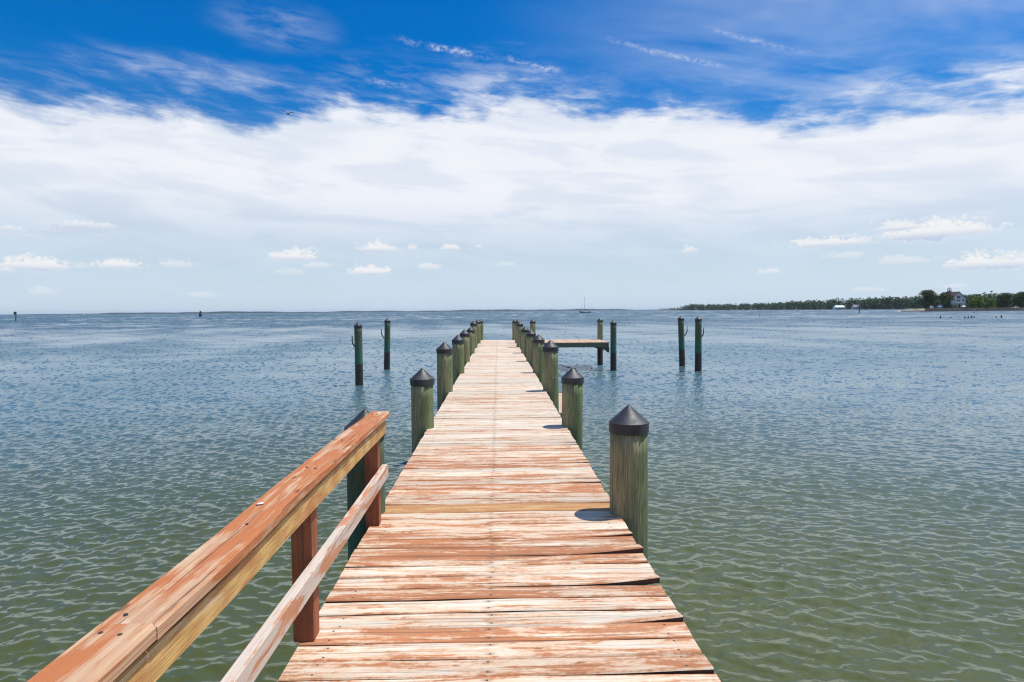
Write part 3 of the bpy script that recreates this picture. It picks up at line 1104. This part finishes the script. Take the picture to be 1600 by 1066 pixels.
# small things on the point
sh = thing('garden_shed', 'small white shed under the tallest tree on the point', 'shed', pt1(1457, 512))
m = MB(); m.prism([(-1.0, -.3), (1.0, -.3), (1.0, 1.6), (0, 2.4), (-1.0, 1.6)], 0, 2); m.build('wall', M_WHITE, sh)
m = MB(); m.prism([(-1.2, 1.5), (0, 2.42), (1.2, 1.5), (1.2, 1.65), (0, 2.6), (-1.2, 1.65)], -.15, 2.15); m.build('roof', M_GREYROOF, sh)
m = MB(); m.box(-.35, .35, -.04, .02, 0, 1.5); m.build('door', M_HWALL, sh)
cn = thing('canopy', 'blue canvas canopy by the rocks below the rounded tree', 'canopy', pt1(1467.5, 509))
m = MB(); m.lathe([(2.2, 1.7), (2.1, 1.75), (.1, 2.7)], 4, off=.5, smooth=False); m.build('canvas', M_BLUE, cn)
for sx in (-1, 1):
    for sy in (-1, 1):
        m = MB(); m.tube([(sx * 1.4, sy * 1.4, -.6), (sx * 1.4, sy * 1.4, 1.72)], [.06, .06], 6); m.build('leg', M_METAL, cn)
m = MB(); m.box(-1.2, 1.2, -.9, .9, -.5, .9)
m.build('counter', M_BLUE, cn)
um = thing('white_parasol', 'white parasol tent in front of the gabled house', 'parasol', pt1(1505.3, 511))
m = MB(); m.lathe([(1.5, 1.5), (1.4, 1.6), (.5, 2.4), (.05, 2.7)], 10, smooth=False); m.build('canvas', M_WHITE, um)
m = MB(); m.tube([(0, 0, -.4), (0, 0, 2.6)], [.06, .05], 6); m.build('pole', M_WHITE, um)


def motor_boat(label, px, D, L, z=0.0, rz=0.0, group=None, parent_name='motor_boat', cabin=True):
    t = thing(parent_name, label, 'boat', (gx(px, D), D, WATER + z), rz, group)
    m = MB()
    n = 9
    for i in range(n):
        f = i / (n - 1)
        x = (f - .5) * L
        wd = L * .16 * (1 - max(0, (f - .45) / .55) ** 2.2)
        sh = L * .09 + L * .045 * f ** 2
        m.v += [(x, -wd, sh), (x, -wd * .75, -.02 * L), (x, 0, -.05 * L), (x, wd * .75, -.02 * L), (x, wd, sh)]
    for i in range(n - 1):
        for j in range(4):
            a = i * 5 + j
            m.face((a, a + 5, a + 6, a + 1))
        a = i * 5
        m.face((a, a + 4, a + 9, a + 5))
    m.face((0, 1, 2, 3, 4))
    m.build('hull', M_WHITE, t)
    if cabin:
        m = MB()
        m.prism([(-.12 * L, .09 * L), (.2 * L, .1 * L), (.1 * L, .22 * L), (-.1 * L, .22 * L)], -.1 * L, .1 * L)
        m.build('cabin', M_WHITE, t)
        m = MB()
        m.box(-.08 * L, .1 * L, -.105 * L, -.1001 * L, .14 * L, .19 * L)
        m.build('window', M_GLASS, t)
    return t


motor_boat('white motor boat pulled up ashore below the dark tree at the end', 1587, 512, 6.0, 2.2, R(8))
motor_boat('small white motor boat far out near the horizon by the green marker', 130, 1300, 10.0)
GS = 'tiny white sails on the horizon'


def sail_boat(px, D, L, label, sails, hullm, group=None, rz=0.0, H=None):
    t = thing('sail_boat', label, 'sailboat', (gx(px, D), D, WATER), rz, group)
    H = H or L * 1.25
    m = MB()
    n = 11
    for i in range(n):
        f = i / (n - 1)
        x = (f - .5) * L
        wd = L * .13 * max(.05, math.sin(PI * (.22 + .78 * f) if f > .36 else PI * (.3 + .56 * f))) ** .8
        sh = L * .075 + L * .05 * (f - .4) ** 2 * 2
        lo = -.03 * L if 0 < i < n - 1 else .03 * L
        m.v += [(x, -wd, sh), (x, -wd * .8, lo + .01 * L), (x, 0, lo), (x, wd * .8, lo + .01 * L), (x, wd, sh)]
    for i in range(n - 1):
        for j in range(4):
            a = i * 5 + j
            m.face((a, a + 5, a + 6, a + 1))
    m.face((0, 1, 2, 3, 4))
    e = (n - 1) * 5
    m.face((e + 4, e + 3, e + 2, e + 1, e))
    m.build('hull', hullm, t)
    d = MB()
    for i in range(n):
        x, _, sh = m.v[i * 5]
        wd = -m.v[i * 5][1]
        d.v += [(x * 1.01, -wd * 1.04, sh + .004 * L), (x * 1.01, wd * 1.04, sh + .004 * L), (x * 1.01, -wd * 1.04, sh + .02 * L), (x * 1.01, wd * 1.04, sh + .02 * L)]
    for i in range(n - 1):
        a = i * 4
        d.face((a, a + 1, a + 5, a + 4)[::-1]); d.face((a + 2, a + 3, a + 7, a + 6)); d.face((a, a + 4, a + 6, a + 2)); d.face((a + 1, a + 3, a + 7, a + 5))
    d.build('deck', M_WHITE, t)
    c = MB()
    c.prism([(-.22 * L, .09 * L), (.2 * L, .09 * L), (.12 * L, .15 * L), (-.18 * L, .155 * L)], -.06 * L, .06 * L)
    c.build('cabin', M_WHITE, t)
    c = MB()
    c.tube([(.06 * L, 0, .06 * L), (.05 * L, 0, H)], [.013 * L, .009 * L], 8)
    c.build('mast', M_GREYROOF, t)
    c = MB()
    c.tube([(.06 * L, 0, .2 * L), (-.3 * L, 0, .2 * L)], [.012 * L, .010 * L], 8)
    c.build('boom', M_GREYROOF, t)
    if sails:
        c = MB()
        c.v += [(.04 * L, 0, .22 * L), (-.3 * L, .05 * L, .22 * L), (.04 * L, 0, H * .97), (.04 * L, .02, .22 * L), (-.3 * L, .05 * L + .02, .22 * L), (.04 * L, .02, H * .97)]
        c.face((0, 1, 2)); c.face((3, 5, 4))
        c.build('mainsail', M_WHITE, t)
    else:
        c = MB()
        c.tube([(.04 * L, 0, .22 * L), (-.28 * L, 0, .22 * L)], [.022 * L, .016 * L], 8)
        c.build('furled_sail', M_NAVY, t)
        c = MB()
        c.tube([(.47 * L, 0, .12 * L), (.052 * L, 0, H * .96)], [.0035 * L, .0035 * L], 5)
        c.tube([(-.47 * L, 0, .1 * L), (.05 * L, 0, H * .99)], [.0025 * L, .0025 * L], 5)
        c.build('stay', M_GREYROOF, t)
    return t


sail_boat(914.3, 800, 15.0, 'dark-hulled sailboat at anchor with bare mast out on the bay', False, M_NAVY, rz=R(-4) + PI, H=20.0)
sail_boat(484.5, 3600, 11.0, 'tiny white sailboat on the horizon between dolphin and mooring pilings', True, M_WHITE, GS, rz=R(20))
sail_boat(667, 3800, 11.0, 'tiny white sailboat on the horizon above the dock', True, M_WHITE, GS, rz=R(-30))
motor_boat('white motor boat on the horizon above the first mooring piling', 542.5, 3000, 13.0)

# ------------------------------------------------------------------ houses on the headland shore
def shore_house(name, label, px0, px1, ytop, ybot, D, roofm, wallm, n):
    sc = D / F
    W = (px1 - px0) * sc
    H = (ybot - ytop) * sc
    t = thing(name, label, 'house', (gx((px0 + px1) / 2, D), D, WATER + .9))
    w = MB(); w.box(-W / 2, W / 2, 0, W * .5, -.5, H * .5); w.build('wall', wallm, t)
    r = MB()
    o = W * .03
    b = len(r.v)
    r.v += [(-W / 2 - o, -o, H * .5), (W / 2 + o, -o, H * .5), (W / 2 * .82, W * .25, H), (-W / 2 * .82, W * .25, H), (-W / 2 - o, W * .5 + o, H * .5), (W / 2 + o, W * .5 + o, H * .5)]
    r.face((b, b + 1, b + 2, b + 3)); r.face((b + 3, b + 2, b + 5, b + 4)); r.face((b, b + 3, b + 4)); r.face((b + 1, b + 5, b + 2)); r.face((b, b + 4, b + 5, b + 1))
    ro = r.build('roof', roofm, t)
    c = MB(); c.box(-W * .40, -W * .33, W * .2, W * .3, H * .8, H * 1.2); c.build('chimney', M_WHITE, ro)
    for i in range(n):
        q = MB()
        xx = -W / 2 + W * (i + .5) / n
        q.box(xx - W * .28 / n, xx + W * .28 / n, -.08, .02, H * .08, H * .40)
        q.build('window', M_GLASS, t)


shore_house('shore_house', 'long low white house with a mint green roof on the headland shore', 1305, 1321, 477.3, 483.6, 1530, M_GREENROOF, M_WHITE, 4)
shore_house('shore_house', 'grey-roofed pale house on the headland shore behind the red marker', 1333, 1345, 475.5, 482.6, 1450, M_GREYROOF, M_HWALL, 3)

# ------------------------------------------------------------------ markers, buoys, stumps
def on_water(px, py):
    d = ray(px, py)
    return Vector((0, 0, EYE)) + d * ((WATER - EYE) / d.z)

p = on_water(25, 502); sc = p.y / F
t = thing('channel_marker', 'green square channel marker on a single dark pole', 'marker', p)
m = MB(); m.tube([(-.15, 0, -1), (.1, 0, 13.6 * sc)], [.22, .18], 10); m.build('pole', M_DARKWOOD, t)
m = MB(); m.box(-2.1 * sc, 2.1 * sc, -.34, -.24, 10.0 * sc, 14.4 * sc); m.box(-.1, .1, -.24, 0, 11 * sc, 13.5 * sc); m.build('board', M_GREENSIGN, t)
p = on_water(313, 494.7); sc = p.y / F
t = thing('mooring_dolphin', 'dark cluster of leaning piles standing in open water', 'dolphin', p)
for i, (dx, dy) in enumerate(((-1, 0), (.55, -.7), (.75, .5), (.1, -1), (.1, .9))):
    m = MB(); m.tube([(dx * 1.15, dy * 1.0, -1), (dx * .35 + .25, dy * .3, 7.6 * sc)], [.42, .34], 9); m.build('pile', M_DARKWOOD, t)
m = MB(); m.lathe([(.8, 5.9 * sc), (.8, 7.6 * sc), (.5, 8.6 * sc)], 10, .25, 0); m.build('band', M_DARKWOOD, t)
p = on_water(1342.3, 489.6); sc = p.y / F
t = thing('channel_marker', 'red-topped channel marker post standing off the headland', 'marker', p)
m = MB(); m.tube([(.05, 0, -1), (-.05, 0, 11 * sc)], [.28, .24], 10); m.build('pole', M_DARKWOOD, t)
m = MB(); m.prism([(-.6, 7.2 * sc), (.6, 7.2 * sc), (0, 11.5 * sc)], -.36, -.28); m.build('board', M_REDSIGN, t)

def buoy(px, py, s, label, mat):
    p = on_water(px, py); sc = p.y / F
    t = thing('buoy', label, 'buoy', p)
    r = s * sc
    m = MB(); m.lathe([(r * .4, -r), (r, -r * .3), (r, .3 * r), (r * .5, r * .8), (r * .2, r * .9)], 12); m.build('float', mat, t)
    m = MB(); m.lathe([(r * .18, r * .85), (r * .16, r * 2.2), (r * .3, r * 2.3), (r * .25, r * 2.7)], 8); m.build('top_mark', mat, t)
buoy(1187, 494.2, 1.2, 'small dark buoy floating ahead of the headland', M_DARKWOOD)
buoy(1224.3, 488.4, .9, 'small white buoy close to the wooded headland', M_WHITE)
buoy(1245, 487.6, .7, 'small dark blue buoy off the headland near the white one', M_NAVY)

for (px, py, h, lean, lab) in ((1469.6, 497.4, 3.6, 0, 'tallest old stump alone, at the tip end of the row off the point'),
                               (1485.2, 497.3, 2.0, .5, 'short old stump between the tall stump and the cluster'),
                               (1507.5, 497.2, 2.6, .2, 'old stump starting the cluster of four off the point'),
                               (1513, 497.0, 2.6, 0, 'second old stump in the cluster of four off the point'),
                               (1518, 497.0, 3.6, 0, 'tallest old stump in the cluster of four off the point'),
                               (1522.2, 496.4, 2.2, -.2, 'last old stump in the cluster of four off the point'),
                               (1556.7, 496.4, 1.9, .2, 'short stump standing beyond the cluster towards the shore end'),
                               (1565.2, 496.8, 4.3, -.5, 'leaning stump farthest along the row towards the shore end')):
    p = on_water(px, py); sc = p.y / F
    m = MB()
    hh = h * sc
    m.lathe([(.19, -.8), (.18, 0), (.17, hh * .6), (.15, hh * .95), (.08, hh)], 10, wob=lambda a, z: .08 * math.sin(3 * a + z * 4), lean=(lean * .5, 0))
    tag(m.build('old_stump', M_DARKWOOD, None, p), lab, 'stump', 'old pile stumps off the point')
p = on_water(1522, 489)
t = thing('buoy', 'pale stick buoy just off the rocks of the point', 'buoy', p)
m = MB(); m.lathe([(.1, -.3), (.35, -.05), (.35, .25), (.1, .4)], 10); m.build('float', M_GREENSIGN, t)
m = MB(); m.tube([(0, 0, .3), (0, 0, 2.0)], [.09, .07], 6); m.build('stick', M_WHITE, t)


# ------------------------------------------------------------------ gull
def gull():
    p = at(450, 178.5, 60)
    m = MB()
    # body
    b = len(m.v)
    prof = [(-.24, .015, 0), (-.14, .05, 0), (0, .075, 0), (.12, .06, .005), (.19, .045, .015), (.24, .042, .02), (.275, .02, .018), (.31, .006, .012)]
    n = 8
    for (x, r, z) in prof:
        for i in range(n):
            a = 2 * PI * i / n
            m.v.append((x, r * math.cos(a), z + r * .9 * math.sin(a)))
    for j in range(len(prof) - 1):
        for i in range(n):
            i2 = (i + 1) % n
            m.face((b + j * n + i, b + j * n + i2, b + (j + 1) * n + i2, b + (j + 1) * n + i), None, 0, True)
    # wings: spanwise stations (y, z, chord, sweep)
    for sg in (-1, 1):
        b = len(m.v)
        st = [(0, .03, .19, 0), (.18, .13, .18, .03), (.36, .17, .15, .05), (.5, .13, .1, -.02), (.64, .07, .03, -.12)] if sg < 0 else \
             [(0, .03, .19, 0), (.16, .15, .18, .03), (.32, .30, .15, .05), (.46, .37, .1, -.02), (.62, .38, .03, -.12)]
        for (yy, zz, ch, sw) in st:
            m.v += [(sw + ch * .6, sg * yy, zz), (sw, sg * yy, zz + .03), (sw - ch * .6, sg * yy, zz), (sw, sg * yy, zz - .02)]
        for i in range(len(st) - 1):
            for j in range(4):
                a, c = b + i * 4 + j, b + i * 4 + (j + 1) % 4
                m.face((a, c, c + 4, a + 4), None, 0, True)
    b = len(m.v)
    m.v += [(-.2, -.03, .0), (-.2, .03, 0), (-.36, .075, .0), (-.36, -.075, 0), (-.2, 0, .02), (-.36, 0, .012)]
    m.face((b, b + 1, b + 2, b + 3)); m.face((b, b + 4, b + 5, b + 3)); m.face((b + 1, b + 2, b + 5, b + 4))
    o = m.build('gull', M_BIRD, None, p)
    o.rotation_euler = (0, R(-4), R(96))
    tag(o, 'dark gull gliding with bent wings against the cloud edge', 'bird')


gull()

# ------------------------------------------------------------------ haze over the bay
hz = MB()
hz.box(-15000, 15000, -15000, 15000, WATER - 3.5, 48)
hm = bpy.data.materials.new('bay_haze')
hm.use_nodes = True
g = NT(hm.node_tree)
out = g.n('ShaderNodeOutputMaterial')
pv = g.n('ShaderNodeVolumePrincipled', {'Color': (.72, .84, 1.0, 1), 'Density': 3.6e-5, 'Anisotropy': .2})
g.t.links.new(pv.outputs[0], out.inputs['Volume'])
ho = hz.build('haze', hm)
tag(ho, 'thin blue summer haze lying over the whole bay', 'haze', None, 'stuff')

# ------------------------------------------------------------------ sun and sky
SUN_EL, SUN_AZ = R(68.5), R(80)            # azimuth clockwise from +Y
sd = Vector((math.cos(SUN_EL) * math.sin(SUN_AZ), math.cos(SUN_EL) * math.cos(SUN_AZ), math.sin(SUN_EL)))
sl = bpy.data.lights.new('sun', 'SUN')
sl.energy = 4.75
sl.angle = R(.53)
sl.color = (1, .955, .89)
so = bpy.data.objects.new('sun', sl)
COL.objects.link(so)
so.rotation_euler = (-sd).to_track_quat('-Z', 'Y').to_euler()
so.location = (20, 10, 60)

wd = bpy.data.worlds.new('World')
S.world = wd
wd.use_nodes = True
g = NT(wd.node_tree)
out = g.n('ShaderNodeOutputWorld')
STR = .1
sky = g.n('ShaderNodeTexSky', sky_type='NISHITA', sun_disc=False, sun_elevation=SUN_EL, sun_rotation=SUN_AZ, altitude=0.0,
          air_density=1.0, dust_density=.6, ozone_density=2.0).outputs[0]
d = g.n('ShaderNodeTexCoord').outputs['Generated']
dx, dy, dz = g.sep(d)
az = g.m('ARCTAN2', dx, dy)                # radians, clockwise from +Y
el = g.m('ARCSINE', dz)
# deep summer blue: the clear air keeps its saturation high up
hs = g.n('ShaderNodeHueSaturation', {'Hue': .505, 'Saturation': 1.25, 'Value': 1.0, 'Color': sky}).outputs[0]
tint = g.mix(g.ss(el, .08, .36), (1.0, 1.0, 1.0, 1), (.02, .83, 1.30, 1))
blue = g.mix(1.0, hs, tint, 'MULTIPLY')


def dirpix(px, py):
    v = ray(px, py).normalized()
    return math.atan2(v.x, v.y), math.asin(v.z)


def A(s1, s2, oz=0.0):
    return g.vec(g.m('MULTIPLY', az, s1), g.m('MULTIPLY', el, s2), oz)


# flat-layer coordinates for high cloud
zc = g.m('MAXIMUM', dz, .03)
fx_, fy_ = g.m('DIVIDE', dx, zc), g.m('DIVIDE', dy, zc)
def Lc(s1, s2, oz=0.0, rot=.0):
    c, s = math.cos(rot), math.sin(rot)
    a = g.m('ADD', g.m('MULTIPLY', fx_, c * s1), g.m('MULTIPLY', fy_, s * s1))
    b = g.m('ADD', g.m('MULTIPLY', fx_, -s * s2), g.m('MULTIPLY', fy_, c * s2))
    return g.vec(a, b, oz)

# --- the big cloud bank: scalloped upper edge about 17 degrees up
e_big = g.noise(A(4.2, 2.0, 3.1), 1.0, 2, .5)
e_med = g.noise(A(12.0, 15.0, 7.7), 1.0, 4, .5, .2)
e_fine = g.noise(g.vec(g.m('ADD', g.m('MULTIPLY', az, 16.0), g.m('MULTIPLY', el, 22.0)), g.m('MULTIPLY', el, 60.0), 1.7), 1.0, 7, .62, .3)
# mean edge height over azimuth
prof_ = [(0, 158), (130, 163), (250, 172), (320, 170), (420, 200), (485, 168), (545, 158), (620, 174), (700, 164), (800, 150), (880, 160), (960, 190),
         (1050, 164), (1150, 172), (1270, 194), (1340, 173), (1430, 195), (1500, 180), (1600, 174)]
rp = g.n('ShaderNodeValToRGB', {0: g.mr(az, -.72, .72, 0, 1)})
rp.color_ramp.interpolation = 'B_SPLINE'
els = rp.color_ramp.elements
while len(els) > 1:
    els.remove(els[-1])
for q_, (px_, py_) in enumerate(prof_):
    a_, e_ = dirpix(px_, py_)
    pos = (a_ + .72) / 1.44
    el_ = els[0] if q_ == 0 else els.new(pos)
    el_.position = pos
    v_ = (e_ - .25) / .10
    el_.color = (v_, v_, v_, 1)
edge = g.mr(rp.outputs[0], 0, 1, .25, .35)
edge = g.m('ADD', edge, g.m('MULTIPLY', g.m('SUBTRACT', e_med, .5), .07))
edge = g.m('ADD', edge, g.m('MULTIPLY', g.m('SUBTRACT', e_fine, .5), .05))
bank = g.ss(g.m('SUBTRACT', edge, el), -.010, .022)
streaks = g.noise(g.vec(g.m('ADD', g.m('MULTIPLY', az, 6.5), g.m('MULTIPLY', el, 10.0)), g.m('MULTIPLY', el, 27.0), 2.0), 1.0, 5, .52, .5)
thin = g.ss(streaks, .34, .60)
low = g.ss(el, .045, .20)                  # the bank thins out towards the horizon
dens = g.m('MULTIPLY', bank, g.m('ADD', g.mr(low, 0, 1, .42, .90), g.m('MULTIPLY', thin, g.mr(low, 0, 1, .14, .14))))
# --- wisps above the bank
w1 = g.noise(Lc(1.0, 3.6, 5.0, .25), 1.0, 7, .58, .5)
wz_ = g.ss(w1, .50, .82)
rightveil = g.m('MULTIPLY', g.ss(az, -.05, .62), g.ss(g.noise(Lc(.5, 1.6, 9.0, .3), 1, 5, .6, .5), .30, .75))
w2 = g.m('ADD', g.m('MULTIPLY', wz_, .09), g.m('MULTIPLY', rightveil, .42))
near = g.m('MULTIPLY', g.ss(e_fine, .42, .75), g.ss(g.m('SUBTRACT', el, edge), .09, .0))
w2 = g.m('ADD', w2, g.m('MULTIPLY', near, .20))
# broad patch of wispy cloud low over the headland side
def ell(px, py, rx, ry):
    a0, e0 = dirpix(px, py)
    u = g.m('DIVIDE', g.m('SUBTRACT', az, a0), rx / F)
    v = g.m('DIVIDE', g.m('SUBTRACT', el, e0), ry / F)
    return u, v
def blob(px, py, rx, ry):
    u, v = ell(px, py, rx, ry)
    return g.m('SQRT', g.m('ADD', g.m('MULTIPLY', u, u), g.m('MULTIPLY', v, v)))
for (px, py, rx, ry, st) in ((1450, 140, 230, 34, .50), (1590, 128, 110, 30, .5), (790, 130, 110, 24, .5), (430, 40, 90, 34, .25), (320, 118, 180, 26, .30), (905, 158, 60, 22, .5), (60, 162, 120, 16, .4)):
    bb = g.ss(blob(px, py, rx, ry), 1.25, .1)
    w2 = g.m('ADD', w2, g.m('MULTIPLY', g.m('MULTIPLY', bb, g.ss(g.m('ADD', g.m('MULTIPLY', e_fine, .6), g.m('MULTIPLY', e_med, .4)), .36, .66)), st))
# --- contrails
def trail(x0, y0, x1, y1, wid, st):
    global w2
    a0, e0 = dirpix(x0, y0)
    a1, e1 = dirpix(x1, y1)
    L = math.hypot(a1 - a0, e1 - e0)
    ca, sa = (a1 - a0) / L, (e1 - e0) / L
    ua = g.m('SUBTRACT', az, a0)
    ue = g.m('SUBTRACT', el, e0)
    s = g.m('ADD', g.m('MULTIPLY', ua, ca), g.m('MULTIPLY', ue, sa))
    t = g.m('ADD', g.m('MULTIPLY', ua, -sa), g.m('MULTIPLY', ue, ca))
    t = g.m('ADD', t, g.m('MULTIPLY', g.m('SUBTRACT', g.noise(A(60, 60, 4.0), 1, 4, .6), .5), wid * 1.6 / F))
    t = g.m('ADD', t, g.m('MULTIPLY', g.m('SINE', g.m('MULTIPLY', s, 9.0)), 1.5 / F))
    prof = g.ss(g.m('ABSOLUTE', t), wid / F, .0)
    ends = g.m('MULTIPLY', g.ss(s, -.01, L * .35), g.ss(s, L * 1.02, L * .8))
    tx = g.m('MULTIPLY', g.ss(g.noise(A(110, 160, 2.0), 1, 4, .65), .34, .66), g.ss(g.noise(A(24, 24, 5.0), 1, 3, .6), .30, .58))
    w2 = g.m('ADD', w2, g.m('MULTIPLY', g.m('MULTIPLY', prof, ends), g.m('MULTIPLY', tx, st)))
trail(612, 58, 782, 91, 7, .62)
trail(782, 90, 880, 110, 6, .4)
trail(925, 53, 1150, 106, 6, .30)
trail(1090, 40, 1280, 84, 5, .24)
trail(566, 123, 642, 136, 6, .35)
w2 = g.m('MULTIPLY', w2, g.ss(el, .10, .22))
dens = g.m('ADD', dens, g.m('MULTIPLY', g.m('SUBTRACT', 1.0, dens), w2), clamp=True)
# broken cloud added overhead, out of view, to lift the water reflections
over = g.m('MULTIPLY', g.ss(g.noise(Lc(.9, .9, 12.0), 1, 6, .6, .4), .36, .60), g.m('MULTIPLY', g.m('MULTIPLY', g.ss(el, .46, .56), g.ss(el, .92, .66)), g.mr(g.ss(az, -.40, .30), 0, 1, .15, .42)))
dens = g.m('MAXIMUM', dens, over)
white = g.mix(g.ss(el, .02, .20), (.72, .81, .93, 1), (.875, .90, .96, 1))
white = g.mix(g.m('MULTIPLY', g.ss(streaks, .62, .38), .26), white, (.66, .745, .88, 1))
white = g.mix(g.ss(el, .46, .6), white, g.mix(g.ss(az, -.2, .5), (1.05, 1.06, 1.10, 1), (1.15, 1.16, 1.2, 1)))   # the added overhead cloud is brightened for the water reflections
white10 = g.mix(1.0, white, (1 / STR, 1 / STR, 1 / STR, 1), 'MULTIPLY')
c = g.mix(dens, blue, white10)
# whitened air just over the horizon
hor = g.m('MULTIPLY', g.ss(el, .17, .0), .72)
c = g.mix(hor, c, (.60 / STR, .75 / STR, .92 / STR, 1))
# --- small fair-weather cumulus
pn = g.noise(A(150.0, 190.0, 6.0), 1.0, 6, .66)
pn2 = g.noise(A(45.0, 70.0, 8.0), 1.0, 3, .5)
cum = None
shade = None
for (px, py, rx, ry, st) in ((52, 412, 44, 17, .95), (2, 418, 20, 12, .8), (186, 412, 37, 14, .9), (126, 415, 14, 7, .3), (275, 412, 32, 9, .45),
                             (458, 398, 46, 17, .95), (498, 413, 34, 9, .45), (455, 424, 26, 8, .3), (590, 386, 42, 13, .9), (645, 386, 10, 8, .7),
                             (575, 422, 36, 14, .95), (704, 385, 20, 11, .85), (748, 384, 9, 6, .6), (672, 415, 24, 10, .6), (125, 356, 58, 12, .75),
                             (18, 362, 32, 10, .6), (1075, 389, 16, 10, .7), (1295, 378, 78, 12, .85), (1460, 359, 92, 22, 1.0), (1405, 352, 40, 13, .8),
                             (1545, 408, 64, 18, .95), (1400, 406, 45, 9, .45), (1320, 398, 30, 9, .4), (1203, 423, 22, 7, .55), (1360, 452, 30, 5, .3),
                             (315, 460, 34, 7, .3), (68, 455, 22, 8, .3), (1495, 446, 22, 5, .35), (790, 412, 26, 5, .3)):
    u, v = ell(px, py + ry * .35, rx, ry)
    vv = g.m('ADD', g.m('MULTIPLY', g.m('MAXIMUM', v, 0.0), .8), g.m('MULTIPLY', g.m('MINIMUM', v, 0.0), 2.4))
    rr = g.m('SQRT', g.m('ADD', g.m('MULTIPLY', u, u), g.m('MULTIPLY', vv, vv)))
    q = g.m('ADD', rr, g.m('ADD', g.m('MULTIPLY', g.m('SUBTRACT', pn, .5), 1.7), g.m('MULTIPLY', g.m('SUBTRACT', pn2, .5), 1.3)))
    f = g.m('MULTIPLY', g.ss(q, .86, .42), st)
    sh_ = g.m('MULTIPLY', g.ss(v, .35, -.35) if py not in (356, 362) else g.ss(v, .9, .3), f)
    cum = f if cum is None else g.m('MAXIMUM', cum, f)
    shade = sh_ if shade is None else g.m('MAXIMUM', shade, sh_)
ccol = g.mix(g.m('MULTIPLY', shade, .9), (.90 / STR, .90 / STR, .915 / STR, 1), (.47 / STR, .585 / STR, .77 / STR, 1))
c = g.mix(cum, c, ccol)
bg = g.n('ShaderNodeBackground', {'Color': c, 'Strength': STR})
g.t.links.new(bg.outputs[0], out.inputs[0])
wd.cycles.sampling_method = 'MANUAL'
wd.cycles.sample_map_resolution = 1024

# ------------------------------------------------------------------ render settings
S.render.engine = 'CYCLES'
S.view_settings.view_transform = 'Standard'
S.view_settings.look = 'None'
S.view_settings.exposure = 0.0
S.view_settings.gamma = 1.0
S.cycles.max_bounces = 6
S.cycles.diffuse_bounces = 3
S.cycles.glossy_bounces = 3
S.cycles.transmission_bounces = 2
S.cycles.volume_bounces = 0
S.cycles.use_denoising = True
S.cycles.use_adaptive_sampling = True
S.cycles.adaptive_threshold = .01
S.cycles.caustics_reflective = False
S.cycles.caustics_refractive = False
S.cycles.sample_clamp_indirect = 6
S.cycles.sample_clamp_direct = 2.5
S.cycles.filter_width = 1.2
